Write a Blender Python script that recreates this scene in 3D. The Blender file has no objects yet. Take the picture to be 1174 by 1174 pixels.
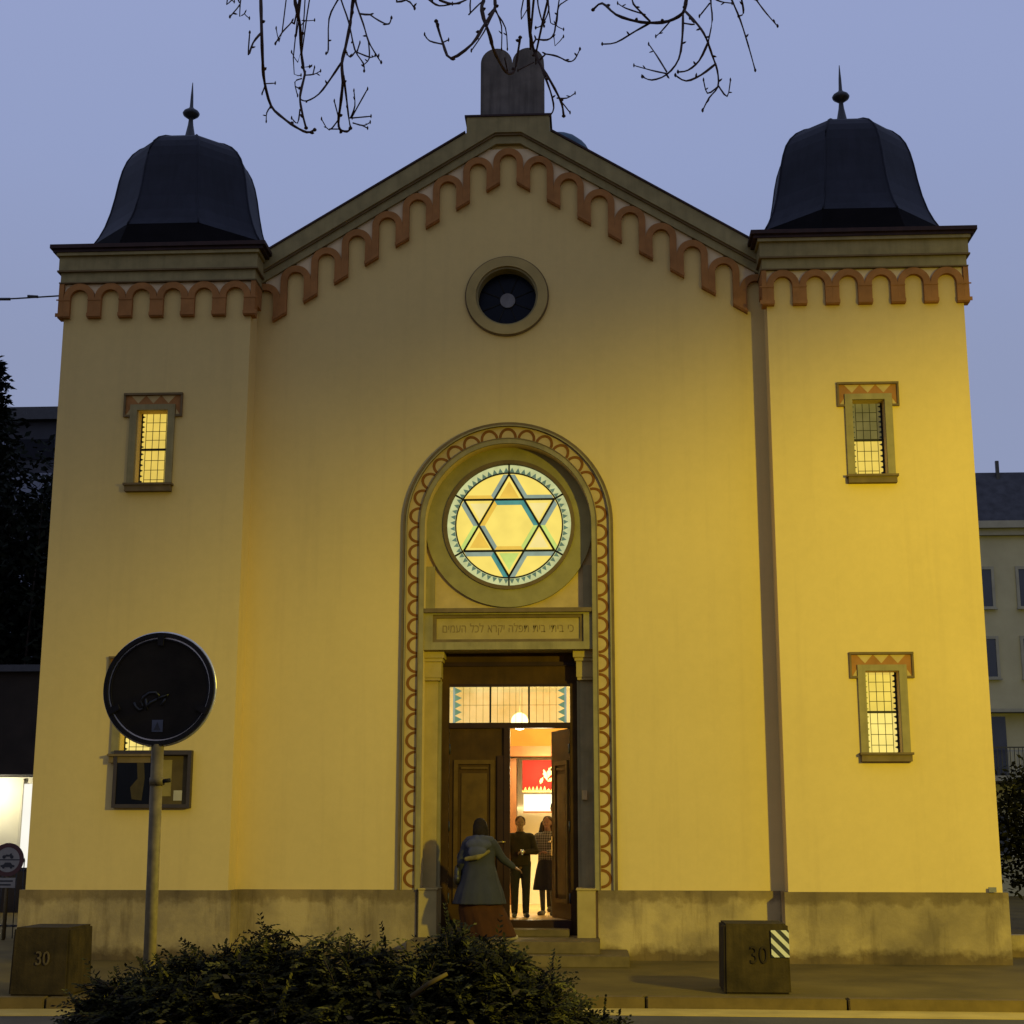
import bpy, bmesh, math, random
from mathutils import Vector, Matrix
from mathutils.geometry import delaunay_2d_cdt
random.seed(11)
sc = bpy.context.scene
col = sc.collection
rad = math.radians
sin, cos, pi = math.sin, math.cos, math.pi

# ------------------------------------------------------------------ materials
def new_mat(name):
    m = bpy.data.materials.new(name); m.use_nodes = True
    nt = m.node_tree; b = nt.nodes['Principled BSDF']
    return m, nt, b

def tex_coord(nt, kind='Object', scale=(1, 1, 1)):
    tc = nt.nodes.new('ShaderNodeTexCoord'); mp = nt.nodes.new('ShaderNodeMapping')
    mp.inputs['Scale'].default_value = scale
    nt.links.new(tc.outputs[kind], mp.inputs['Vector'])
    return mp.outputs['Vector']

def noise(nt, vec, scale, detail=4, rough=.55):
    n = nt.nodes.new('ShaderNodeTexNoise'); n.inputs['Scale'].default_value = scale
    n.inputs['Detail'].default_value = detail; n.inputs['Roughness'].default_value = rough
    nt.links.new(vec, n.inputs['Vector']); return n.outputs['Fac']

def ramp(nt, fac, stops):
    r = nt.nodes.new('ShaderNodeValToRGB'); e = r.color_ramp.elements
    while len(e) < len(stops): e.new(.5)
    for el, (p, c) in zip(e, stops):
        el.position = p; el.color = (*c, 1) if len(c) == 3 else c
    nt.links.new(fac, r.inputs['Fac']); return r.outputs['Color']

def mix(nt, fac, a, b, mode='MIX'):
    m = nt.nodes.new('ShaderNodeMix'); m.data_type = 'RGBA'; m.blend_type = mode
    if isinstance(fac, (int, float)): m.inputs[0].default_value = fac
    else: nt.links.new(fac, m.inputs[0])
    for i, v in ((6, a), (7, b)):
        if isinstance(v, tuple): m.inputs[i].default_value = (*v, 1)
        else: nt.links.new(v, m.inputs[i])
    return m.outputs[2]

def bump(nt, b, fac, strength=.2, dist=.01):
    n = nt.nodes.new('ShaderNodeBump'); n.inputs['Strength'].default_value = strength
    n.inputs['Distance'].default_value = dist
    nt.links.new(fac, n.inputs['Height']); nt.links.new(n.outputs['Normal'], b.inputs['Normal'])

def surface(name, c, var=.18, scale=3., rough=.85, fine=60., bstr=.15, bdist=.004, metal=0, streak=0., coord='Object'):
    """weathered matt surface: large mottling, fine grain, optional vertical streaks"""
    m, nt, b = new_mat(name)
    v = tex_coord(nt, coord)
    dark = tuple(x*(1-var) for x in c); lite = tuple(min(1, x*(1+var)) for x in c)
    base = ramp(nt, noise(nt, v, scale, 6), [(.3, dark), (.7, lite)])
    if streak:
        v2 = tex_coord(nt, coord, (5, 5, .35))
        f = ramp(nt, noise(nt, v2, 2.2, 5), [(.46, (0, 0, 0)), (.72, (1, 1, 1))])
        base = mix(nt, f, base, mix(nt, streak, base, tuple(x*.35 for x in c)))
    nt.links.new(base, b.inputs['Base Color'])
    b.inputs['Roughness'].default_value = rough; b.inputs['Metallic'].default_value = metal
    if rough >= .6: b.inputs['Specular IOR Level'].default_value = .18
    bump(nt, b, noise(nt, v, fine, 3), bstr, bdist)
    return m

def emit(name, c, strength, base=(.05, .05, .05), var=0., scale=6.):
    m, nt, b = new_mat(name)
    v = tex_coord(nt, 'Object')
    lo = tuple(x*(1-var) for x in c)
    colr = ramp(nt, noise(nt, v, scale, 2), [(.3, lo), (.7, c)])
    nt.links.new(colr, b.inputs['Emission Color']); b.inputs['Emission Strength'].default_value = strength
    b.inputs['Base Color'].default_value = (*base, 1); b.inputs['Roughness'].default_value = .35; b.inputs['Specular IOR Level'].default_value = .1
    return m

# ------------------------------------------------------------------ mesh builder
class MB:
    def __init__(s): s.v = []; s.f = []; s.m = []; s.mats = []; s.sm = []
    def slot(s, mat):
        if mat not in s.mats: s.mats.append(mat)
        return s.mats.index(mat)
    def add(s, vs, fs, mat, smooth=False):
        o = len(s.v); k = s.slot(mat); s.v += [tuple(x) for x in vs]
        for f in fs: s.f.append(tuple(i+o for i in f)); s.m.append(k); s.sm.append(smooth)
    def box(s, x0, x1, y0, y1, z0, z1, mat):
        vs = [(x, y, z) for z in (z0, z1) for y in (y0, y1) for x in (x0, x1)]
        s.add(vs, [(0, 2, 3, 1), (4, 5, 7, 6), (0, 1, 5, 4), (2, 6, 7, 3), (0, 4, 6, 2), (1, 3, 7, 5)], mat)
    def plate(s, outer, holes, y0, y1, mat, plane='xz'):
        """flat polygon (x,z) with holes, thickness from y0 (front) to y1 (back)"""
        loops = [outer] + list(holes)
        flat = [q for l in loops for q in l]
        ed = []; o = 0
        for l in loops:
            k = len(l); ed += [(o+i, o+(i+1) % k) for i in range(k)]; o += k
        cv, _, cf, ov, _, _ = delaunay_2d_cdt([Vector(q) for q in flat], ed, [], 0, 1e-7)
        def inside(p, l):
            c = False; j = len(l)-1
            for i in range(len(l)):
                if (l[i][1] > p[1]) != (l[j][1] > p[1]) and p[0] < (l[j][0]-l[i][0])*(p[1]-l[i][1])/(l[j][1]-l[i][1])+l[i][0]: c = not c
                j = i
            return c
        tri = []
        for f in cf:
            if not all(ov[i] for i in f): continue
            g = (sum(cv[i][0] for i in f)/len(f), sum(cv[i][1] for i in f)/len(f))
            if inside(g, loops[0]) and not any(inside(g, l) for l in loops[1:]): tri.append(tuple(ov[i][0] for i in f))
        n = len(flat)
        if plane == 'xz': P = lambda a, b, d: (a, d, b)
        elif plane == 'yz': P = lambda a, b, d: (d, a, b)
        else: P = lambda a, b, d: (a, b, d)
        vs = [P(a, b, y0) for a, b in flat] + [P(a, b, y1) for a, b in flat]
        fs = []
        for t in tri:
            fs.append(tuple(t)); fs.append(tuple(i+n for i in t[::-1]))
        o = 0
        for l in loops:
            k = len(l)
            for i in range(k):
                j = (i+1) % k
                fs.append((o+i, o+j, o+j+n, o+i+n))
            o += k
        s.add(vs, fs, mat)
    def tube(s, pts, r, mat, n=6, r1=None, cap=True):
        pts = [Vector(p) for p in pts]; K = len(pts)
        vs = []; fs = []
        up = Vector((.13, .31, .94)).normalized()
        for i, p in enumerate(pts):
            d = (pts[min(i+1, K-1)] - pts[max(i-1, 0)])
            if d.length < 1e-9: d = Vector((0, 0, 1))
            d.normalize()
            a = d.cross(up)
            if a.length < 1e-3: a = d.cross(Vector((1, 0, 0)))
            a.normalize(); b = d.cross(a)
            rr = r if r1 is None else r + (r1-r)*i/max(1, K-1)
            if isinstance(r, (list, tuple)): rr = r[i]
            for k in range(n):
                t = 2*pi*k/n
                vs.append(p + a*(rr*cos(t)) + b*(rr*sin(t)))
        for i in range(K-1):
            for k in range(n):
                k2 = (k+1) % n
                fs.append((i*n+k, i*n+k2, (i+1)*n+k2, (i+1)*n+k))
        if cap:
            fs.append(tuple(range(n-1, -1, -1))); fs.append(tuple((K-1)*n+k for k in range(n)))
        s.add(vs, fs, mat, True)
    def lathe(s, prof, cx, cy, mat, n=24, rot=0, smooth=True, sq=None):
        """prof: list of (r,z)"""
        vs = []; fs = []
        for r, z in prof:
            for k in range(n):
                t = rot + 2*pi*k/n
                vs.append((cx+r*cos(t), cy+r*sin(t), z))
        for i in range(len(prof)-1):
            for k in range(n):
                k2 = (k+1) % n
                fs.append((i*n+k, i*n+k2, (i+1)*n+k2, (i+1)*n+k))
        fs.append(tuple(range(n-1, -1, -1))); fs.append(tuple((len(prof)-1)*n+k for k in range(n)))
        s.add(vs, fs, mat, smooth)
    def disc(s, cx, cz, r, y0, y1, mat, n=48): s.plate([(cx+r*cos(2*pi*k/n), cz+r*sin(2*pi*k/n)) for k in range(n)], [], y0, y1, mat)
    def mesh(s, name):
        me = bpy.data.meshes.new(name)
        me.from_pydata(s.v, [], s.f)
        for m in s.mats: me.materials.append(m)
        me.polygons.foreach_set('material_index', s.m)
        me.polygons.foreach_set('use_smooth', s.sm)
        me.update()
        bm = bmesh.new(); bm.from_mesh(me); bmesh.ops.recalc_face_normals(bm, faces=bm.faces); bm.to_mesh(me); bm.free()
        return me
    def build(s, name, parent=None, label=None, bevel=0):
        me = s.mesh(name)
        if bevel:
            bm = bmesh.new(); bm.from_mesh(me)
            bmesh.ops.remove_doubles(bm, verts=bm.verts, dist=1e-5)
            es = [e for e in bm.edges if len(e.link_faces) == 2 and e.calc_face_angle(0) > .5]
            bmesh.ops.bevel(bm, geom=es, offset=bevel, segments=2, affect='EDGES', clamp_overlap=True)
            bm.to_mesh(me); bm.free()
        o = bpy.data.objects.new(name, me); col.objects.link(o)
        if parent: o.parent = parent; o.matrix_parent_inverse = inv_world(parent)
        if label: o['label'] = label
        return o

def world_of(o):
    m = Matrix.Translation(o.location) @ o.rotation_euler.to_matrix().to_4x4() @ Matrix.Diagonal((*o.scale, 1))
    return (world_of(o.parent) @ o.matrix_parent_inverse @ m) if o.parent else m
def inv_world(o): return world_of(o).inverted()

def thing(name, label, cat, loc=(0, 0, 0), group=None):
    o = bpy.data.objects.new(name, None); col.objects.link(o); o.location = loc
    o.empty_display_size = .2
    o['label'] = label; o['category'] = cat
    if group: o['group'] = group
    return o
def tag(o, label, cat, group=None):
    o['label'] = label; o['category'] = cat
    if group: o['group'] = group
    return o
def struct(o): o['kind'] = 'structure'; return o

def circ(cx, cz, r, n=64, a0=0, a1=2*pi, closed=True):
    k = n if closed else n+1
    return [(cx+r*cos(a0+(a1-a0)*i/n), cz+r*sin(a0+(a1-a0)*i/n)) for i in range(k)]

def text_into(mb, txt, size, x, z, y, depth, mat, align='CENTER', mirror=False, sx=1.0, rotz=0.0):
    """extruded lettering, standing in the plane y, facing -Y"""
    cu = bpy.data.curves.new('lettering', 'FONT'); cu.body = txt; cu.size = size; cu.extrude = depth
    cu.align_x = align; cu.align_y = 'CENTER'; cu.resolution_u = 3
    o = bpy.data.objects.new('lettering', cu); col.objects.link(o)
    dg = bpy.context.evaluated_depsgraph_get(); dg.update()
    me = bpy.data.meshes.new_from_object(o.evaluated_get(dg))
    vs = []
    for v in me.vertices:
        a, b = v.co.x*sx, v.co.y
        vs.append((x + a*cos(rotz) - b*sin(rotz), y - v.co.z, z + a*sin(rotz) + b*cos(rotz)))
    mb.add(vs, [tuple(p.vertices) for p in me.polygons], mat)
    bpy.data.objects.remove(o); bpy.data.curves.remove(cu); bpy.data.meshes.remove(me)

# ------------------------------------------------------------------ organic bodies
def capsule(vs, fs, p0, p1, r0, r1, n=12, m=4):
    p0, p1 = Vector(p0), Vector(p1); d = p1-p0; L = d.length
    d = d.normalized() if L > 1e-6 else Vector((0, 0, 1))
    a = d.cross(Vector((.21, .13, .97)))
    if a.length < .05: a = d.cross(Vector((1, 0, 0)))
    a.normalize(); b = d.cross(a)
    rings = []
    for i in range(m+1):
        t = -pi/2 + pi/2*i/m; rings.append((p0 + d*(r0*sin(t)), max(r0*cos(t), 1e-4)))
    for i in range(m+1):
        t = pi/2*i/m; rings.append((p1 + d*(r1*sin(t)), max(r1*cos(t), 1e-4)))
    o = len(vs)
    for c, r in rings:
        for k in range(n): vs.append(c + a*(r*cos(2*pi*k/n)) + b*(r*sin(2*pi*k/n)))
    for i in range(len(rings)-1):
        for k in range(n):
            k2 = (k+1) % n; fs.append((o+i*n+k, o+i*n+k2, o+(i+1)*n+k2, o+(i+1)*n+k))
    fs.append(tuple(o+k for k in range(n-1, -1, -1))); fs.append(tuple(o+(len(rings)-1)*n+k for k in range(n)))
def ellipsoid(vs, fs, c, r, n=16, m=10):
    o = len(vs)
    for i in range(m+1):
        t = -pi/2+pi*i/m; cr = max(cos(t), 1e-3)
        for k in range(n): vs.append(Vector((c[0]+r[0]*cr*cos(2*pi*k/n), c[1]+r[1]*cr*sin(2*pi*k/n), c[2]+r[2]*sin(t))))
    for i in range(m):
        for k in range(n):
            k2 = (k+1) % n; fs.append((o+i*n+k, o+i*n+k2, o+(i+1)*n+k2, o+(i+1)*n+k))
    fs.append(tuple(o+k for k in range(n-1, -1, -1))); fs.append(tuple(o+m*n+k for k in range(n)))
def loft(vs, fs, rings, n=20, wob=0, seed=0):
    o = len(vs); rnd = random.Random(seed); ph = rnd.random()*6
    for z, cx, cy, rx, ry in rings:
        for k in range(n):
            t = 2*pi*k/n; fz = max(0, 1-(z-rings[0][0])/max(1e-6, .75*(rings[-1][0]-rings[0][0]))); w = 1 + wob*(sin(5*t+ph)+.7*sin(11*t+2.3*ph))*fz
            vs.append(Vector((cx+rx*w*cos(t), cy+ry*w*sin(t), z)))
    for i in range(len(rings)-1):
        for k in range(n):
            k2 = (k+1) % n; fs.append((o+i*n+k, o+i*n+k2, o+(i+1)*n+k2, o+(i+1)*n+k))
    fs.append(tuple(o+k for k in range(n-1, -1, -1))); fs.append(tuple(o+(len(rings)-1)*n+k for k in range(n)))
def blob(name, parts, mat, parent, voxel=.012, smooth_it=4):
    """union of tapered capsules, ellipsoids and lofts fused into one continuous skin"""
    vs = []; fs = []
    for p in parts:
        if p[0] == 'c': capsule(vs, fs, *p[1:])
        elif p[0] == 'e': ellipsoid(vs, fs, *p[1:])
        elif p[0] == 'l': loft(vs, fs, *p[1:])
    me = bpy.data.meshes.new(name); me.from_pydata([tuple(v) for v in vs], [], fs); me.update()
    bm = bmesh.new(); bm.from_mesh(me); bmesh.ops.recalc_face_normals(bm, faces=bm.faces); bm.to_mesh(me); bm.free()
    o = bpy.data.objects.new(name, me); col.objects.link(o)
    r = o.modifiers.new('fuse', 'REMESH'); r.mode = 'VOXEL'; r.voxel_size = voxel; r.use_smooth_shade = True
    s = o.modifiers.new('soft', 'SMOOTH'); s.iterations = smooth_it; s.factor = .5
    dg = bpy.context.evaluated_depsgraph_get(); dg.update()
    m2 = bpy.data.meshes.new_from_object(o.evaluated_get(dg)); m2.name = name
    o.modifiers.clear(); o.data = m2; bpy.data.meshes.remove(me)
    m2.materials.clear(); m2.materials.append(mat)
    m2.polygons.foreach_set('use_smooth', [True]*len(m2.polygons))
    o.parent = parent          # coordinates are local to the person
    return o
# ------------------------------------------------------------------ palette
def plaster_mat():
    m, nt, b = new_mat('plaster_cream')
    v = tex_coord(nt, 'Object')
    base = ramp(nt, noise(nt, v, .45, 7, .6), [(.3, (.605, .43, .138)), (.72, (.66, .47, .156))])
    v2 = tex_coord(nt, 'Object', (3.5, 3.5, .16))
    f = ramp(nt, noise(nt, v2, 1.6, 6, .6), [(.52, (0, 0, 0)), (.8, (1, 1, 1))])
    base = mix(nt, f, base, mix(nt, .15, base, (.32, .2, .08)))
    v3 = tex_coord(nt, 'Object')
    f3 = ramp(nt, noise(nt, v3, 7, 5, .7), [(.35, (.955, .955, .955)), (.65, (1, 1, 1))])
    base = mix(nt, 1.0, base, f3, 'MULTIPLY')
    nt.links.new(base, b.inputs['Base Color']); b.inputs['Roughness'].default_value = .92
    bump(nt, b, noise(nt, v, 70, 4, .7), .25, .004)
    return m
def plinth_mat():
    m, nt, b = new_mat('plinth_render')
    v = tex_coord(nt, 'Object')
    c = ramp(nt, noise(nt, v, .9, 8, .62), [(.3, (.17, .12, .055)), (.5, (.3, .215, .09)), (.64, (.46, .33, .125))])
    vs = tex_coord(nt, 'Object', (3.2, 3.2, .45))
    st = ramp(nt, noise(nt, vs, 1.5, 6, .65), [(.52, (1, 1, 1)), (.7, (.5, .46, .4))])
    c = mix(nt, .75, c, st, 'MULTIPLY')
    # damp dark foot and grimy top edge
    sep = nt.nodes.new('ShaderNodeSeparateXYZ'); nt.links.new(v, sep.inputs[0])
    mth = nt.nodes.new('ShaderNodeMath'); mth.operation = 'MULTIPLY_ADD'
    nt.links.new(noise(nt, v, 5, 5, .6), mth.inputs[0]); mth.inputs[1].default_value = .35
    nt.links.new(sep.outputs['Z'], mth.inputs[2])
    damp = ramp(nt, mth.outputs[0], [(.26, (.38, .33, .25)), (.38, (1, 1, 1)), (.92, (1, 1, 1)), (1.0, (.62, .58, .5))])
    c = mix(nt, 1., c, damp, 'MULTIPLY')
    nt.links.new(c, b.inputs['Base Color']); b.inputs['Roughness'].default_value = .9
    bump(nt, b, noise(nt, v, 25, 6, .7), .5, .012)
    return m
PLASTER = plaster_mat(); PLINTH = plinth_mat()
PALE_IN = surface('pale_infill', (.66, .50, .27), .06, 6, .9)
TERRA = surface('terracotta_paint', (.31, .135, .036), .16, 5, .85)
OLIVE_L = surface('olive_stone_light', (.27, .22, .075), .14, 4, .85)
OLIVE = surface('olive_stone', (.265, .21, .085), .16, 4, .85, streak=.25)
OLIVE_D = surface('olive_stone_dark', (.15, .1, .04), .2, 5, .85)
OCHRE = surface('ochre_stone', (.36, .26, .085), .12, 4, .85)
CREAM = surface('cream_field', (.46, .32, .12), .1, 6, .9)
BROWN_LINE = surface('brown_ornament', (.19, .07, .010), .15, 9, .85)
METAL_ROOF = surface('dark_roof_metal', (.014, .015, .022), .3, 1.6, .7, fine=12, bstr=.1, streak=.4)
SKIRT_SHADED = surface('shaded_roof_skirt', (.005, .004, .004), .3, 3, .9)  # roof metal again, the skirt's shade put into a darker colour
SKIRT_SHADED.node_tree.nodes['Principled BSDF'].inputs['Specular IOR Level'].default_value = .05
RUST_EDGE = surface('roof_edge_brown', (.035, .017, .012), .3, 6, .6)
TABLET = surface('tablet_stone', (.125, .105, .082), .28, 3, .85, streak=.55)
WOOD = surface('door_oak', (.060, .028, .003), .3, 3, .75, fine=40, streak=.3)
WOOD_L = surface('door_oak_trim', (.095, .05, .006), .25, 5, .7)
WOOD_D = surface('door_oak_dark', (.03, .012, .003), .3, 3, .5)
for m_ in (WOOD, WOOD_L, WOOD_D): m_.node_tree.nodes['Principled BSDF'].inputs['Specular IOR Level'].default_value = .15
LEAD = surface('lead_came', (.02, .018, .012), .2, 8, .6)
IRON = surface('black_iron', (.02, .02, .02), .3, 8, .5)
BRASS = surface('brass', (.45, .3, .1), .2, 9, .35, metal=.8)
GLASS_DARK = surface('dark_glass', (.004, .005, .009), .3, 2, .3); GLASS_DARK.node_tree.nodes['Principled BSDF'].inputs['Specular IOR Level'].default_value = .1
GREY_HUB = surface('grey_hub', (.16, .15, .14), .2, 9, .6)
G_BASE = emit('glass_amber', (1, .77, .15), 1.0, var=.14, scale=3)
G_PALE = emit('glass_pale', (1, .82, .30), .95, var=.14, scale=3)
G_BLUE = emit('glass_blue_grey', (.32, .42, .34), .85, var=.25)
G_TEAL = emit('glass_teal', (.08, .34, .30), .85, var=.3)
G_PTEAL = emit('glass_pale_teal', (.16, .30, .17), .9, var=.3)
G_GREEN = emit('glass_lime', (.62, .78, .18), .95, var=.2)
G_ORANGE = emit('glass_orange', (.9, .56, .07), .95, var=.15)
G_RIM = emit('glass_rim', (.74, .78, .36), .8, var=.25, scale=9)
G_RIMD = emit('glass_rim_teal', (.17, .30, .20), .6, var=.3, scale=9)
W_LIT = emit('window_lit', (.84, .60, .10), 1.0, var=.16, scale=4)
W_HALF = emit('window_half_lit', (.20, .16, .045), .8, var=.45, scale=3)
W_LOW = emit('window_lit_low', (1, .78, .20), 1.0, var=.14, scale=4)
TOOTH = surface('dark_green_glass', (.02, .035, .02), .3, 9, .3)

# ------------------------------------------------------------------ the synagogue
syn = thing('synagogue', 'yellow plastered synagogue with two dark domed corner towers and lit star window', 'synagogue')

def arch_outline(cx, spring, w, foot_l, foot_r, inner, n=14):
    """one inverted U of the corbel table: (x,z) polygon; w = half pitch"""
    o = [(cx-w, foot_l[0]), (cx-w, spring)]
    o += [(cx+w*cos(pi-pi*i/n), spring+w*sin(pi*i/n)) for i in range(1, n)]
    o += [(cx+w, spring), (cx+w, foot_r[0]), (cx+inner, foot_r[1]), (cx+inner, spring)]
    o += [(cx+inner*cos(pi*i/n), spring+inner*sin(pi*i/n)) for i in range(1, n)]
    o += [(cx-inner, spring), (cx-inner, foot_l[1])]
    return o

# --- central wall with its gable, oculus and portal opening
hole_arch = [(-1.22, .0), (-1.22, 6.12)] + [(1.22*cos(pi-pi*i/36), 6.12+1.22*sin(pi*i/36)) for i in range(1, 36)] + [(1.22, 6.12), (1.22, .0)]
GT = lambda x: 12.26 - .615*max(0, abs(x)-.64)
wall = MB()
wall.plate([(-3.82, 0)] + hole_arch + [(3.82, 0), (3.82, GT(3.82)-.1), (.62, 12.15), (-.62, 12.15), (-3.82, GT(3.82)-.1)],
           [circ(-.02, 9.64, .47, 48)], 0, .5, PLASTER)
wall.build('main_wall', syn)
for s in (-1, 1):
    b = MB(); a, c = sorted((s*1.26, s*3.758)); b.box(a, c, -.06, 0, 0, .93, PLINTH); b.build('plinth', syn)

# --- gable coping: two stepped mouldings and a metal flashing
def gable_band(top, bot, zflat_b, zstep, y0, y1, mat, mb, xe=3.86, zt=None):
    xf = .64-(zflat_b-(12.26-bot))/.615
    xt = .64 if zstep else .64-(zt-(12.26-top))/.615; z_ = 12.26-top if zstep else zt
    o = [(-xe, GT(xe)-top), (-xt, z_)]
    if zstep: o += [(-.64, zstep), (.64, zstep)]
    o += [(xt, z_), (xe, GT(xe)-top), (xe, GT(xe)-bot), (xf, zflat_b), (-xf, zflat_b), (-xe, GT(xe)-bot)]
    mb.plate(o, [], y0, y1, mat)
g = MB(); gable_band(0, .27, 12.26, 12.52, -.15, .55, OLIVE, g)
gable_band(.268, .305, 12.225, None, -.12, .02, OLIVE_D, g, zt=12.262)
gable_band(.303, .44, 12.10, None, -.085, .02, OLIVE, g, zt=12.227)
g.build('gable_coping', syn)
g = MB()
for s in (-1, 1):
    g.plate([(s*3.9, GT(3.9)+.035), (s*.66, 12.26+.03), (s*.66, 12.26-.002), (s*3.9, GT(3.9)+.001)], [], -.17, .6, RUST_EDGE)
g.box(-.67, .67, -.17, .6, 12.52, 12.55, RUST_EDGE)
g.build('roof_flashing', syn)
# --- stepped corbel table under the gable
fr = MB(); p = .4632; w = p/2
foot = lambda x: 11.39-.628*(abs(x)-.22)
for k in range(-7, 8):
    cx = k*p; top = 12.03 if k == 0 else 11.89-.285*(abs(k)-1)
    fr.plate(arch_outline(cx, top-w, w-.0005, (foot(cx-w), foot(cx-w+.1)) , (foot(cx+w), foot(cx+w-.1)), w-.1025), [], -.075, -.001, TERRA)
METAL_ROOF.node_tree.nodes['Principled BSDF'].inputs['Specular IOR Level'].default_value = .22
for s in (-1, 1):        # the end quarter arch against the tower
    cx = s*8*p; top = 11.89-.285*7
    a = cx - s*w
    fr.plate([(a, foot(a)), (a, top-w)] + [(cx-s*w*cos(pi/2*i/8), top-w+w*sin(pi/2*i/8)) for i in range(1, 8)] + [(s*3.815, top), (s*3.815, top-.1)] +
             [(cx-s*.129*sin(pi/2*i/8), top-w+.129*cos(pi/2*i/8)) for i in range(1, 9)] + [(a+s*.1025, foot(a+s*.1))], [], -.075, -.001, TERRA)
for k in range(-8, 8):   # little mouldings on the pier feet
    x = (k+.5)*p; z = foot(x); sl = -.628*(1 if x > 0 else -1)*.108
    fr.plate([(x-.108, z-sl+.02), (x+.108, z+sl+.02), (x+.108, z+sl+.075), (x-.108, z-sl+.075)], [], -.09, -.0755, TERRA)
for k in range(0, 8):
    for s in (-1, 1):
        tk_ = 12.03 if k == 0 else 11.89-.285*(k-1); tn = 11.89-.285*k; xp = (k+.5)*p; c0, c1 = k*p, (k+1)*p
        hi = [(s*(c0+w*sin(pi/2*i/8)), tk_-w+w*cos(pi/2*i/8)) for i in range(9)]
        lo = [(s*(c1-w*cos(pi/2*i/8)), tn-w+w*sin(pi/2*i/8)) for i in range(9)]
        if k == 7: lo = [q for q in lo if abs(q[0]) < 3.81]
        fr.plate(hi + lo + [(lo[-1][0], tk_)], [], -.03, -.002, PALE_IN)
fr.build('arch_frieze', syn)
# --- stone tablets
tb = MB()
for cx in (-.205, .295):
    o = [(cx-.25, 12.55), (cx-.25, 13.62)] + [(cx-.25*cos(pi*i/16), 13.62+.26*sin(pi*i/16)) for i in range(1, 16)] + [(cx+.25, 13.62), (cx+.25, 12.55)]
    tb.plate(o, [], .22, .46, TABLET)
tb.box(-.49, .58, .2, .5, 12.551, 12.60, TABLET)
tb.build('stone_tablets', syn, 'weathered grey pair of round-topped stone tablets')
# --- oculus
oc = MB(); ocx, ocz = -.02, 9.64
oc.plate(circ(ocx, ocz, .635), [circ(ocx, ocz, .56)], -.035, 0, OLIVE_D)
oc.plate(circ(ocx, ocz, .615), [circ(ocx, ocz, .47)], -.06, .02, OCHRE)
oc.plate(circ(ocx, ocz, .469), [circ(ocx, ocz, .44)], -.02, .3, OLIVE)
oculus = oc.build('round_window', syn, 'small round dark window under the gable')
b = MB(); b.disc(ocx, ocz, .45, .2, .22, GLASS_DARK); b.build('pane', oculus)
b = MB(); b.disc(ocx, ocz, .115, .17, .198, GREY_HUB, 24)
for k in range(8):
    t = pi/8+k*pi/4
    b.tube([(ocx+.11*cos(t), .19, ocz+.11*sin(t)), (ocx+.44*cos(t), .19, ocz+.44*sin(t))], .006, LEAD)
b.build('hub', oculus)

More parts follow.
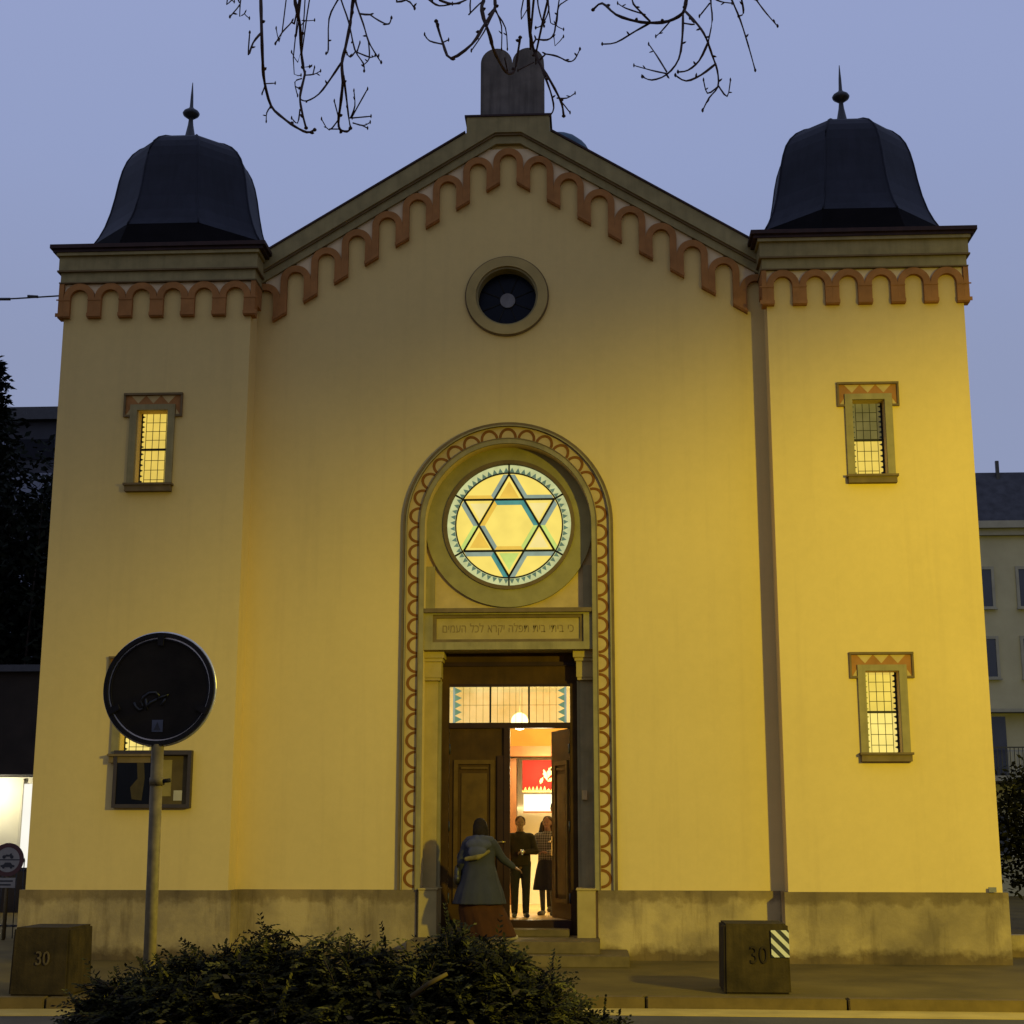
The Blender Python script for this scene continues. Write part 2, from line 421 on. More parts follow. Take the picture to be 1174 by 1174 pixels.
# --- towers
def tower(s):
    X = lambda a, c: tuple(sorted((s*a, s*c)))
    t = MB()
    def rect(u0, u1, z0, z1):
        a, c = X(u0, u1); return [(a, z0), (c, z0), (c, z1), (a, z1)]
    t.plate(rect(3.82, 6.66, 0, 10.2), [rect(4.98, 5.44, 6.65, 7.80), rect(4.98, 5.44, 2.75, 3.90)], -.45, -.1, PLASTER)
    for u0, u1 in ((3.82, 4.1), (6.38, 6.66)):
        a, c = X(u0, u1); t.box(a, c, -.1, 2.4, 0, 10.2, PLASTER)
    a, c = X(4.1, 6.38); t.box(a, c, 2.1, 2.4, 0, 10.2, PLASTER)
    tw = t.build('tower', syn, ('left' if s < 0 else 'right') + ' corner tower with dark bell dome')
    c_ = MB()
    a, c = X(3.73, 6.75); c_.box(a, c, -.55, 2.5, 9.98, 10.2, OLIVE)
    a, c = X(3.70, 6.78); c_.box(a, c, -.6, 2.53, 10.2, 10.25, OLIVE)
    a, c = X(3.72, 6.77); c_.box(a, c, -.565, 2.5, 9.955, 9.98, OLIVE_D)
    a, c = X(3.76, 6.72); c_.box(a, c, -.52, 2.46, 9.80, 9.955, OLIVE)
    a, c = X(3.74, 6.74); c_.box(a, c, -.535, 2.46, 9.782, 9.80, OLIVE_D)
    c_.build('cornice', tw)
    f = MB(); pt = 2.84/6
    for k in range(6):
        cx = s*(3.82+pt*(k+.5)); f.plate(arch_outline(cx, 9.545, pt/2-.0005, (9.24, 9.24), (9.24, 9.24), .136), [], -.525, -.451, TERRA)
    for k in range(7):
        cx = s*(3.82+pt*k); f.box(cx-.106, cx+.106, -.54, -.5255, 9.255, 9.31, TERRA); f.box(cx-.104, cx+.104, -.533, -.5255, 9.51, 9.53, TERRA)
    for k in range(7):
        xc = 3.82+pt*k; W_ = pt/2-.0005
        lo = [(s*(xc-W_+W_*sin(pi/2*i/8)), 9.545+W_*cos(pi/2*i/8)) for i in range(8)] if k > 0 else [(s*xc, 9.545)]
        ro = [(s*(xc+W_-W_*cos(pi/2*i/8)), 9.545+W_*sin(pi/2*i/8)) for i in range(9)] if k < 6 else [(s*xc, 9.781)]
        if k == 0: lo = [(s*xc, 9.781)]
        f.plate(lo+ro, [], -.475, -.4515, PALE_IN)
    pt2 = 2.85/6
    for k in range(6):
        cy = -.45+pt2*(k+.5); x0 = s*6.661; x1 = s*6.735
        f.plate(arch_outline(cy, 9.545, pt2/2-.0005, (9.24, 9.24), (9.24, 9.24), .136), [], x1, x0, TERRA, 'yz')
    a, c = X(3.75, 3.819); f.box(a, c, -.525, -.08, 9.45, 9.775, TERRA)
    f.box(a, c, -.525, -.34, 9.24, 9.45, TERRA)
    a, c = X(6.661, 6.735); f.box(a, c, -.525, -.4505, 9.24, 9.775, TERRA)
    f.build('arch_frieze', tw)
    e = MB(); a, c = X(3.60, 6.87); e.box(a, c, -.66, 2.62, 10.30, 10.36, RUST_EDGE)
    a, c = X(3.64, 6.83); e.box(a, c, -.62, 2.58, 10.25, 10.30, RUST_EDGE)
    e.build('roof_eaves', tw)
    d = MB(); dx, dy = s*5.26, .98
    prof = [(1.43, 10.80), (1.36, 10.92), (1.28, 11.10), (1.205, 11.35), (1.15, 11.62), (1.105, 11.90), (1.06, 12.10), (1.0, 12.27), (.92, 12.40), (.81, 12.51), (.66, 12.60), (.46, 12.67), (.12, 12.76)]
    d.lathe(prof, dx, dy, METAL_ROOF, 8, pi/8, False)
    ring = []
    for k in range(8):
        t_ = pi/8+k*pi/4; h = 1.5/max(abs(cos(t_)), abs(sin(t_)))
        ring.append((dx+h*cos(t_), dy+h*sin(t_), 10.36))
    top = [(dx+1.431*cos(pi/8+k*pi/4), dy+1.431*sin(pi/8+k*pi/4), 10.798) for k in range(8)]
    d.add(ring+top, [(k, (k+1) % 8, 8+(k+1) % 8, 8+k) for k in range(8)], SKIRT_SHADED)
    for k in range(8):   # rolled seams on the ribs
        t_ = pi/8+k*pi/4
        d.tube([(dx+r*cos(t_), dy+r*sin(t_), z) for r, z in prof], .016, METAL_ROOF, 6)
    d.build('dome', tw)
    n = MB(); n.lathe([(.16, 12.70), (.09, 12.84), (.045, 13.08), (.035, 13.18), (.06, 13.20), (.125, 13.25), (.14, 13.285), (.12, 13.32), (.05, 13.37), (.03, 13.40), (.022, 13.6), (.006, 13.84)], dx+.03*s, dy, IRON, 16)
    n.build('finial', tw)
    b = MB()
    a, c = X(3.76, 6.72); b.box(a, c, -.51, -.45, 0, .93, PLINTH)
    a, c = X(6.66, 6.72); b.box(a, c, -.45, 2.4, 0, .93, PLINTH)
    a, c = X(3.76, 3.82); b.box(a, c, -.45, -.06, 0, .93, PLINTH)
    b.build('plinth', tw)
    return tw
TW = [tower(-1), tower(1)]
b = MB(); b.box(6.46, 6.56, -.54, -.51, .935, 1.0, GREY_HUB); b.build('house_sign', syn, 'tiny grey plate at the foot of the right tower')

# --- tower windows
def window(cx, z0, up, lo):
    f = MB(); y = -.45
    f.plate([(cx-.335, z0), (cx+.335, z0), (cx+.335, z0+1.235), (cx-.335, z0+1.235)],
            [[(cx-.23, z0+.0), (cx+.23, z0+.0), (cx+.23, z0+1.15), (cx-.23, z0+1.15)]], y-.045, y+.002, OLIVE)
    w = f.build('window', syn)
    l = MB()
    U = [(cx-.44, z0+1.05), (cx-.3355, z0+1.05), (cx-.3355, z0+1.2355), (cx+.3355, z0+1.2355), (cx+.3355, z0+1.05), (cx+.44, z0+1.05), (cx+.44, z0+1.41), (cx-.44, z0+1.41)]
    l.plate(U, [], y-.012, y-.001, TERRA)
    for dx in (-.225, 0, .225):
        l.plate([(cx+dx-.105, z0+1.372), (cx+dx+.105, z0+1.372), (cx+dx, z0+1.255)], [], y-.016, y-.0125, CREAM)
    for s in (-1, 1):
        l.plate([(cx+s*.345, z0+1.07), (cx+s*.41, z0+1.07), (cx+s*.345, z0+1.17)], [], y-.016, y-.0125, CREAM)
        a, c = sorted((cx+s*.412, cx+s*.44)); l.box(a, c, y-.04, y-.0125, z0+1.08, z0+1.378, OLIVE_D)
        a, c = sorted((cx+s*.337, cx+s*.44)); l.box(a, c, y-.04, y-.0125, z0+1.05, z0+1.08, OLIVE_D)
    l.box(cx-.44, cx+.44, y-.05, y-.0125, z0+1.378, z0+1.41, OLIVE_D)
    l.build('lintel', w)
    s_ = MB(); s_.box(cx-.34, cx+.34, y-.1, y-.002, z0-.09, z0-.001, OLIVE_D); s_.box(cx-.36, cx+.36, y-.13, y-.002, z0-.001, z0+.03, OLIVE_D)
    s_.build('sill', w)
    gy = -.25
    for za, zb, m in ((z0+.0, z0+.585, lo), (z0+.615, z0+1.15, up)):
        q = MB(); q.box(cx-.23, cx+.23, gy, gy+.02, za, zb, m)
        for u in (-.15, -.05, .05, .15): q.box(cx+u-.004, cx+u+.004, gy-.006, gy, za, zb, LEAD)
        k = 4
        for i in range(1, k): q.box(cx-.15, cx+.15, gy-.0055, gy-.0005, za+(zb-za)*i/k-.004, za+(zb-za)*i/k+.004, LEAD)
        n = 7; hh = (zb-za)/n
        for i in range(n):
            for s in (-1, 1):
                zz = za+hh*i
                q.plate([(cx+s*.231, zz), (cx+s*.231, zz+hh*.8), (cx+s*.165, zz+hh*.4)], [], gy-.009, gy-.0065, TOOTH)
        q.build('pane', w)
    q = MB(); q.box(cx-.23, cx+.23, gy-.03, gy+.02, z0+.585, z0+.615, LEAD)
    for s in (-1, 1):
        a, c = sorted((cx+s*.23, cx+s*.205)); q.box(a, c, gy-.022, gy+.02, z0, z0+.585, LEAD); q.box(a, c, gy-.022, gy+.02, z0+.615, z0+1.15, LEAD)
    q.build('glazing_bar', w)
window(-5.22, 6.65, W_LIT, W_LIT); window(5.21, 6.65, W_HALF, W_LIT)
window(-5.22, 2.75, W_LIT, W_LOW); window(5.21, 2.75, W_LIT, W_LOW)

# --- portal arch band
pa = MB(); AZ = 6.12; N = 40
def arch_band(r0, r1, y0, y1, mat, zb=.93):
    o = [(-r1, zb), (-r1, AZ)] + [(r1*cos(pi-pi*i/N), AZ+r1*sin(pi*i/N)) for i in range(1, N)] + [(r1, AZ), (r1, zb)]
    o += [(r0, zb), (r0, AZ)] + [(r0*cos(pi*i/N), AZ+r0*sin(pi*i/N)) for i in range(1, N)] + [(-r0, AZ), (-r0, zb)]
    pa.plate(o, [], y0, y1, mat)
arch_band(1.30, 1.475, -.014, -.001, CREAM)
arch_band(1.475, 1.535, -.06, -.001, OLIVE_D)
arch_band(1.475, 1.495, -.075, -.0605, OLIVE)
arch_band(1.22, 1.30, -.045, .001, OLIVE)
arch_band(1.285, 1.30, -.052, -.0455, OLIVE_D)
def arc_orn(cx, cz, ux, uz, tx, tz):
    """half-ring: foot line along t, bulging along u"""
    n = 12; o = []
    for R, H in ((.134, .153), (.094, .112)):
        pts = [(cx+tx*R*cos(pi*i/n)+ux*H*sin(pi*i/n), cz+tz*R*cos(pi*i/n)+uz*H*sin(pi*i/n)) for i in range(n+1)]
        o += pts if R == .134 else pts[::-1]
    pa.plate(o, [], -.018, -.0145, BROWN_LINE)
ph = (AZ-.95)/19
for k in range(19):
    z = .95+ph*(k+.5)
    for s in (-1, 1): arc_orn(s*1.305, z, s, 0, 0, 1)
for k in range(15):
    t = pi*(k+.5)/15; arc_orn(1.305*cos(t), AZ+1.305*sin(t), cos(t), sin(t), -sin(t), cos(t))
pa.build('portal_arch', syn)

# --- niche behind the arch: back wall, rose window
b = MB()
def arch_fill(r, zb):
    return [(-r, zb), (-r, AZ)] + [(r*cos(pi-pi*i/N), AZ+r*sin(pi*i/N)) for i in range(1, N)] + [(r, AZ), (r, zb)]
b.plate(arch_fill(1.25, 4.84), [circ(0, 6.17, .98, 72)], .30, .49, CREAM)
b.build('niche_wall', syn)
RZ = 6.17; RC = .92
r_ = MB()
r_.plate(circ(0, RZ, 1.235, 72), [circ(0, RZ, .95, 72)], .235, .2995, OLIVE_L)
r_.plate(circ(0, RZ, .975, 72), [circ(0, RZ, RC, 72)], .205, .36, OLIVE_D)
for s in (-1, 1):
    a, c = sorted((s*1.09, s*1.219)); r_.box(a, c, .25, .2995, 4.86, 5.55, OLIVE)
r_.box(-1.089, 1.089, .25, .2995, 4.86, 4.93, OLIVE)
rose = r_.build('rose_window', syn, 'lit round stained glass window with a six-pointed star')
RS = .775; GY = .31
q = MB(); q.disc(0, RZ, RC+.02, GY+.012, GY+.03, G_BASE, 72)
def ccw(pts):
    return pts
star = [(RS*sin(k*pi/3), RZ+RS*cos(k*pi/3)) for k in range(6)]     # 0 = top, clockwise
cols_in = [G_BLUE, G_ORANGE, G_BLUE, G_GREEN, G_BLUE, G_ORANGE]
layer = GY+.011
def band(p0, p1, wdt, mat, y):
    p0 = Vector(p0); p1 = Vector(p1); d = (p1-p0).normalized(); nrm = Vector((-d.y, d.x))*wdt
    a, b_ = p0, p1
    q.plate([tuple(a), tuple(b_), tuple(b_+nrm-d*abs(wdt)*.55), tuple(a+nrm+d*abs(wdt)*.55)], [], y, y+.002, mat)
tri_up = [star[0], star[2], star[4]]; tri_dn = [star[3], star[5], star[1]]
cnt = 0
palette = [G_BLUE, G_TEAL, G_GREEN, G_BLUE, G_ORANGE, G_BLUE, G_GREEN, G_ORANGE, G_BLUE, G_TEAL, G_BLUE, G_BLUE, G_ORANGE, G_TEAL, G_BLUE, G_BLUE, G_GREEN, G_BLUE]
for tri in (tri_up, tri_dn):
    for i in range(3):
        A_ = Vector(tri[i]); B_ = Vector(tri[(i+1) % 3])
        for k in range(3):
            u, v_ = A_.lerp(B_, k/3), A_.lerp(B_, (k+1)/3)
            side = 1 if k != 1 else -1
            mid = (A_+B_)/2-Vector((0, RZ)); d = (B_-A_).normalized(); nn = Vector((-d.y, d.x))
            sgn = 1 if nn.dot(mid) > 0 else -1
            y = layer-.0025*((cnt % 3)+1)
            if k == 1: band(u+d*.0, v_, -.075*sgn, palette[cnt % 18], y)
            else: band(u, v_, .075*sgn, palette[cnt % 18], y)
            cnt += 1
for k in range(6):           # tinted points of the star
    a = Vector(star[k]); c0 = Vector((0, RZ)); d = (c0-a); d.normalize(); nn = Vector((-d.y, d.x))
    L = RS*.5-.03; a2 = a+d*.1
    q.plate([tuple(a2), tuple(a2+d*(L-.1)+nn*(L-.1)*.577), tuple(a2+d*(L-.1)-nn*(L-.1)*.577)], [], layer-.012, layer-.0095, [G_ORANGE, G_PALE, G_PALE, G_GREEN, G_ORANGE, G_PALE][k])
q.build('stained_glass', rose)
q = MB(); q.plate(circ(0, RZ, RC-.001, 72), [circ(0, RZ, .80, 72)], GY-.008, GY+.0, G_RIM)
for k in range(60):
    t = 2*pi*(k+.5)/60; dt = 2*pi/60*.42
    q.plate([(.81*sin(t-dt), RZ+.81*cos(t-dt)), (.81*sin(t+dt), RZ+.81*cos(t+dt)), (.88*sin(t), RZ+.88*cos(t))], [], GY-.0115, GY-.0085, G_RIMD)
q.build('glass_border', rose)
q = MB(); q.plate(circ(0, RZ, .803, 72), [circ(0, RZ, .783, 72)], GY-.034, GY-.012, LEAD)
for k in range(6):
    t = k*pi/3
    q.tube([(.78*sin(t), GY-.028, RZ+.78*cos(t)), (.945*sin(t), GY-.028, RZ+.945*cos(t))], .014, LEAD)
for tri, y in ((tri_up, GY-.024), (tri_dn, GY-.028)):
    for i in range(3):
        A_ = tri[i]; B_ = tri[(i+1) % 3]; q.tube([(A_[0], y, A_[1]), (B_[0], y, B_[1])], .016, LEAD)
q.build('star_tracery', rose)

# --- inscription block over the door
b = MB()
b.box(-1.218, 1.218, .03, .5, 4.29, 4.40, OLIVE); b.box(-1.218, 1.218, .03, .5, 4.80, 4.87, OLIVE)
for s in (-1, 1):
    a, c = sorted((s*1.09, s*1.218)); b.box(a, c, .03, .5, 4.40, 4.80, OLIVE)
b.box(-1.09, 1.09, .2, .49, 4.40, 4.80, OLIVE)
b.box(-1.215, 1.215, -.03, .0295, 4.825, 4.885, OLIVE_D)
b.plate([(-1.09, 4.40), (1.09, 4.40), (1.09, 4.80), (-1.09, 4.80)], [[(-1.04, 4.445), (1.04, 4.445), (1.04, 4.755), (-1.04, 4.755)]], .07, .11, OLIVE_D)
b.box(-1.04, 1.04, .1, .199, 4.445, 4.755, OCHRE)
ins = b.build('inscription_panel', syn, 'stone panel over the door with a line of Hebrew lettering')
words = ['כי', 'ביתי', 'בית', 'תפלה', 'יקרא', 'לכל', 'העמים']
LETTER = surface('cut_letter', (.22, .15, .05), .15, 9, .9)
placed = []; cur = 0.0
for w_ in words[::-1]:                       # right-to-left line, laid out from its left end
    b = MB(); text_into(b, w_[::-1], .175, 0, 4.60, .1, .0045, LETTER)
    x0 = min(v[0] for v in b.v); x1 = max(v[0] for v in b.v)
    placed.append((b, x0, cur)); cur += x1-x0+.085
kx = 1.9/(cur-.085)
for b, x0, c_ in placed:
    b.v = [(((v[0]-x0)+c_)*kx-.95, v[1], v[2]) for v in b.v]
    b.build('lettering', ins)

# --- pilasters, capitals, pedestals
for s in (-1, 1):
    X = lambda a, c: tuple(sorted((s*a, s*c)))
    p_ = MB(); a, c = X(1.03, 1.219); p_.box(a, c, .3, .55, .95, 3.87, OCHRE if s < 0 else OLIVE)  # right shaft gets the darker stone: its shade is in the colour
    a, c = X(.985, 1.03); p_.box(a, c, .36, .55, .95, 3.87, OLIVE)
    pil = p_.build('pilaster', syn)
    k_ = MB()
    for z0, z1, e, y in ((3.87, 3.91, .225, .235), (3.91, 4.14, .24, .22), (4.14, 4.19, .262, .19), (4.19, 4.289, .285, .16)):
        a, c = X(1.219-e, 1.219); k_.box(a, c, y, .55, z0, z1, OCHRE)
    k_.build('capital', pil)
    d_ = MB(); a, c = X(.97, 1.225); d_.box(a, c, -.14, .5, .0, .93, OCHRE); a, c = X(.955, 1.235); d_.box(a, c, -.155, .5, .93, .955, OCHRE)
    d_.build('pedestal', syn, bevel=.006)
b = MB(); b.box(1.05, 1.12, .24, .2995, 2.17, 2.30, CREAM); b.build('door_bracket', syn, 'small pale box on the right jamb of the door')

# --- door case, transom, leaves
b = MB()
b.box(-1.03, 1.03, .5, .62, 3.84, 4.29, WOOD)
b.box(-1.03, -.88, .47, .62, .3, 3.84, WOOD); b.box(.88, 1.03, .47, .62, .3, 3.84, WOOD)
b.box(-.88, .88, .46, .62, 3.2, 3.275, WOOD_D)
b.box(-.88, .88, .485, .6, 3.8, 3.84, WOOD_D)
b.box(-1.03, 1.03, .47, .499, 4.1, 4.16, WOOD_D)
df = b.build('door_frame', syn)
def glass_clear(name, tint, e):
    m, nt, bs = new_mat(name)
    out = nt.nodes['Material Output']
    tr = nt.nodes.new('ShaderNodeBsdfTransparent'); tr.inputs['Color'].default_value = (*tint, 1)
    em = nt.nodes.new('ShaderNodeEmission'); v = tex_coord(nt, 'Object')
    c = ramp(nt, noise(nt, v, 2.5, 3), [(.3, (.72, .55, .18)), (.7, (1, .82, .36))])
    nt.links.new(c, em.inputs['Color']); em.inputs['Strength'].default_value = e
    ad = nt.nodes.new('ShaderNodeAddShader'); nt.links.new(tr.outputs[0], ad.inputs[0]); nt.links.new(em.outputs[0], ad.inputs[1])
    nt.links.new(ad.outputs[0], out.inputs['Surface']); return m
T_GLASS = glass_clear('transom_glass', (.55, .5, .35), .5)
b = MB()
for x0, x1 in ((-.88, -.29), (-.275, .275), (.29, .88)):
    b.box(x0, x1, .53, .535, 3.275, 3.8, T_GLASS)
tr_ = b.build('transom_window', syn, 'lit leaded glass strip above the door leaves')
b = MB()
for x in (-.2825, .2825): b.box(x-.014, x+.014, .515, .55, 3.275, 3.8, LEAD)
for x in (-.68, -.585, -.49, -.39, -.18, -.09, 0, .09, .18, .39, .49, .585, .68): b.box(x-.003, x+.003, .524, .5295, 3.275, 3.8, OCHRE)
b.box(-.69, .69, .5235, .529, 3.532, 3.538, OCHRE)
b.build('lead_bars', tr_)
for s in (-1, 1):
    b = MB()
    for k in range(5):
        z0 = 3.28+k*.103
        b.plate([(s*.80, z0), (s*.80, z0+.1), (s*.70, z0+.05)], [], .518, .5225, G_PTEAL)
    a, c = sorted((s*.80, s*.83)); b.box(a, c, .518, .5225, 3.277, 3.798, G_BLUE)
    b.build('teal_border', tr_)

def leaf(hx, rz, label, handle):
    # built in its own frame: hinge at origin, leaf runs along +x (or -x for the mirrored one)
    sgn = 1 if hx < 0 else -1
    L = lambda a, c: tuple(sorted((sgn*a, sgn*c)))
    m = MB(); W = .855
    a, c = L(0, W); m.box(a, c, 0, .055, .0, 2.695, WOOD)
    dr = m.build('door', syn, label); dr.location = (hx, .505, .502); dr.rotation_euler.z = rz
    def child(mb, name):
        o = bpy.data.objects.new(name, mb.mesh(name)); col.objects.link(o); o.parent = dr; return o
    pm = MB()
    x0, x1, z0, z1 = .07, .66, .22, 2.24
    for y0, y1 in ((-.03, -.0005), (.0555, .08)):
        for (u0, u1, v0, v1) in ((x0, x1, z0, z0+.06), (x0, x1, z1-.06, z1), (x0, x0+.06, z0+.06, z1-.06), (x1-.06, x1, z0+.06, z1-.06)):
            a, c = L(u0, u1); pm.box(a, c, y0, y1, v0, v1, WOOD_L)
        a, c = L(x0+.11, x1-.11); pm.box(a, c, y0+.012 if y0 < 0 else y0, y1 if y0 < 0 else y1-.012, z0+.12, z1-.19, WOOD_L)
        a, c = L(x0+.1, x1-.1); pm.box(a, c, y0+.004 if y0 < 0 else y0, y1 if y0 < 0 else y1-.004, z1-.13, z1-.10, WOOD_L)
    child(pm, 'door_panel')
    h = MB(); a, c = L(.80, .845); h.box(a, c, -.012, -.0005, .88, 1.16, BRASS)
    h.tube([(sgn*.822, -.01, 1.08), (sgn*.822, -.06, 1.08), (sgn*.70, -.06, 1.075)], .011, BRASS, 8)
    h.tube([(sgn*.822, .055, 1.08), (sgn*.822, .11, 1.08), (sgn*.70, .11, 1.075)], .011, BRASS, 8)
    child(h, 'handle')
    for z in (.3, 1.3, 2.4):
        hg = MB(); hg.tube([(sgn*.005, -.012, z-.07), (sgn*.005, -.012, z+.07)], .013, IRON, 8)
        child(hg, 'hinge')
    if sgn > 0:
        st = MB(); a, c = L(.70, .795); st.box(a, c, -.04, -.0005, .0, 2.30, WOOD_D); a, c = L(.797, .885); st.box(a, c, -.055, -.013, .0, 2.695, WOOD_D); child(st, 'astragal_shade_strip')  # meeting bar, plus a lower strip whose dark oak imitates jamb shade
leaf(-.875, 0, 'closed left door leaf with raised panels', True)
leaf(.875, -rad(70), 'right door leaf standing open into the hall', True)
b = MB(); b.box(-.88, .88, .42, .66, .3, .5, WOOD_D); b.build('threshold', syn)

# --- steps
STEP = surface('step_stone', (.13, .09, .032), .25, 4, .75, streak=0)
b = MB(); b.box(-1.66, 1.66, -1.36, -.06, .0, .145, STEP); b.build('step', syn, bevel=.012)
b = MB(); b.box(-1.28, 1.28, -1.02, .42, .145, .30, STEP); b.build('step', syn, bevel=.012)
b = MB(); b.box(-.86, .86, -.02, .42, .30, .40, STEP); b.build('step', syn, bevel=.012)

# --- hall seen through the door
HWALL = surface('hall_wall', (.8, .73, .52), .06, 2, .9)
HWOOD = surface('hall_wood', (.17, .06, .012), .2, 3, .5)
HFLOOR = surface('hall_floor', (.55, .38, .16), .15, 3, .35)
b = MB(); b.box(-2.6, 2.6, .66, 6.0, .30, .5, HFLOOR); b.build('hall_floor', syn)
b = MB()
b.box(-2.6, 2.6, 5.9, 6.0, .5, 4.4, HWALL); b.box(-2.7, -2.6, .62, 6.0, .3, 4.4, HWALL); b.box(2.6, 2.7, .62, 6.0, .3, 4.4, HWALL)
b.box(-2.7, 2.7, .62, 6.0, 4.4, 4.5, HWALL)
b.plate([(-2.7, .3), (-1.03, .3), (-1.03, 4.3), (1.03, 4.3), (1.03, .3), (2.7, .3), (2.7, 4.5), (-2.7, 4.5)], [], .57, .6195, HWALL)
b.build('hall_wall', syn)
b = MB(); b.box(-.62, -.17, 5.5, 5.899, .5, 3.02, HWOOD); b.box(-2.6, 2.6, 5.2, 5.899, 3.05, 3.22, HWOOD); b.box(-2.6, 2.6, 5.6, 5.899, 3.22, 4.2, surface('hall_ochre', (.40, .21, .04), .12, 2, .7))
b.build('hall_panelling', syn)

# --- roofs and body behind the facade
b = MB()
b.plate([(-3.8, GT(3.8)-.12), (0, 12.44), (3.8, GT(3.8)-.12)], [], .56, 14, METAL_ROOF)
b.build('roof', syn)
b = MB(); b.box(-5.6, 5.6, 6.05, 14, 0, 8.9, PLASTER)
for a_, c_ in ((-5.6, -2.75), (2.75, 5.6)): b.box(a_, c_, 2.41, 6.05, 0, 8.9, PLASTER)
b.build('side_walls', syn)
b = MB(); b.plate([(-5.75, 8.9), (5.75, 8.9), (3.7, 10.0), (-3.7, 10.0)], [], 2.42, 14.1, METAL_ROOF); b.build('side_roof', syn)
GREENROOF = surface('blue_green_copper', (.045, .085, .11), .3, 2, .6)
b = MB(); b.lathe([(.62, 12.2), (.62, 13.9)] + [(.67*cos(pi/2*i/8), 14.02+.70*sin(pi/2*i/8)) for i in range(0, 8)] + [(.03, 14.75)], .66, 5, GREENROOF, 16)
b.build('roof_dome', syn, 'small blue-green dome just showing behind the gable')
# ------------------------------------------------------------------ ground, street
ASPH = surface('asphalt', (.06, .052, .045), .25, 1.2, .9, fine=90, bstr=.35, bdist=.006)
PAVE = surface('pavement_asphalt', (.115, .078, .016), .3, .9, .88, fine=80, bstr=.35, bdist=.006)
KERB = surface('kerb_granite', (.115, .075, .024), .2, 5, .85, fine=70, bstr=.3)
GUTTER = surface('gutter_strip', (.37, .26, .07), .18, 2.5, .85, fine=70, bstr=.25)
SOIL = surface('soil', (.05, .035, .02), .3, 4, .95)
b = MB(); b.add([(-400, -400, -.135), (400, -400, -.135), (400, 400, -.135), (-400, 400, -.135)], [(0, 1, 2, 3)], SOIL)
struct(b.build('ground'))
KL = [(-45, -9.8), (-12, -6.4), (-4.7, -5.5), (1.0, -5.02), (5.5, -5.15), (14, -5.9), (45, -9.5)]
def kerb_y(x):
    for (a, ya), (c, yc) in zip(KL, KL[1:]):
        if a <= x <= c: return ya+(yc-ya)*(x-a)/(c-a)
    return KL[-1][1]
b = MB(); b.plate([(45, -13), (-45, -16)] + [(x, y) for x, y in KL], [], -.131, -.11, ASPH, 'xy'); struct(b.build('road'))
b = MB(); b.plate([(x, y-.62) for x, y in KL] + [(x, y-.005) for x, y in KL[::-1]], [], -.1095, -.104, GUTTER, 'xy'); struct(b.build('gutter'))
b = MB(); b.plate([(x, y+.2) for x, y in KL] + [(45, 40), (-45, 40)], [], -.12, .0, PAVE, 'xy'); struct(b.build('pavement'))
b = MB()
x = -44.0
rk = random.Random(4)
while x < 44:
    L = 2.08; x1 = min(x+L, 44.9)
    y0, y1 = kerb_y(x), kerb_y(x1-.02); j = rk.uniform(-.004, .004)
    b.plate([(x, y0), (x1-.022, y1), (x1-.022, y1+.195), (x, y0+.195)], [], -.13, .006+j, KERB, 'xy'); x += L
struct(b.build('kerb', bevel=.012))
b = MB(); b.plate([(-45, -12.4), (45, -12.4), (45, -60), (-45, -60)], [], -.12, .0, PAVE, 'xy'); struct(b.build('near_pavement'))
b = MB(); b.plate([(-3.2, -12.7), (3.0, -12.7), (3.0, -15.2), (-3.2, -15.2)], [], .002, .05, SOIL, 'xy'); struct(b.build('planting_bed'))

# ------------------------------------------------------------------ concrete blocks with the 30 sign
CONC = surface('weathered_concrete', (.040, .026, .008), .55, 3.2, .9, fine=45, bstr=.5, bdist=.012, streak=.5)
CONC_TOP = CONC
PALE = surface('pale_numeral', (.085, .06, .03), .35, 14, .9)
DARKN = surface('dark_numeral', (.022, .014, .006), .3, 14, .9)
WHITE = surface('white_reflective', (.48, .46, .42), .08, 9, .5); BLACK = surface('black_paint', (.012, .012, .012), .2, 9, .5)
def block(name_label, x, y, w, d, h, num, rz=0):
    t = thing('concrete_block', name_label, 'concrete block', (x, y, 0), 'concrete blocks at the kerb'); t.rotation_euler.z = rz
    m = MB(); W = w/2
    m.add([(-W, 0, 0), (W, 0, 0), (W, d, 0), (-W, d, 0), (-W+.012, .02, h), (W-.012, .02, h), (W-.012, d-.02, h), (-W+.012, d-.02, h)],
          [(0, 3, 2, 1), (4, 5, 6, 7), (0, 1, 5, 4), (1, 2, 6, 5), (2, 3, 7, 6), (3, 0, 4, 7)], CONC)
    o = m.build('block', None, bevel=.022); o.parent = t
    n = MB(); text_into(n, num[0], num[1], num[2], num[3], .004, .011, num[4], sx=.8); 
    o = n.build('numeral'); o.parent = t
    return t
block('weathered concrete block with pale painted 30, left behind the bush', -4.62, -5.35, .63, .78, .70, ('30', .2, .03, .38, PALE))
rb = block('weathered concrete block with black and white striped corner, at kerb on the right', 2.96, -4.62, .71, .78, .73, ('30', .26, .02, .40, DARKN))
sp = MB()
pz0, pz1, px0, px1 = .385, .665, .155, .347
sp.plate([(px0, pz0), (px1, pz0), (px1, pz1), (px0, pz1)], [], -.006, .012, BLACK)
def clip(poly, f):
    out = []
    for i in range(len(poly)):
        a, c = poly[i], poly[(i+1) % len(poly)]; fa, fc = f(a), f(c)
        if fa >= 0: out.append(a)
        if (fa >= 0) != (fc >= 0):
            t = fa/(fa-fc); out.append((a[0]+(c[0]-a[0])*t, a[1]+(c[1]-a[1])*t))
    return out
for k in range(-1, 5):
    c0 = pz0+px0+.03+k*.118
    po = [(px0, pz0), (px1, pz0), (px1, pz1), (px0, pz1)]
    po = clip(po, lambda q: q[0]*1.0+q[1]-c0); po = clip(po, lambda q: c0+.058-q[0]-q[1])
    if len(po) > 2: sp.plate(po, [], -.0085, -.0062, WHITE)
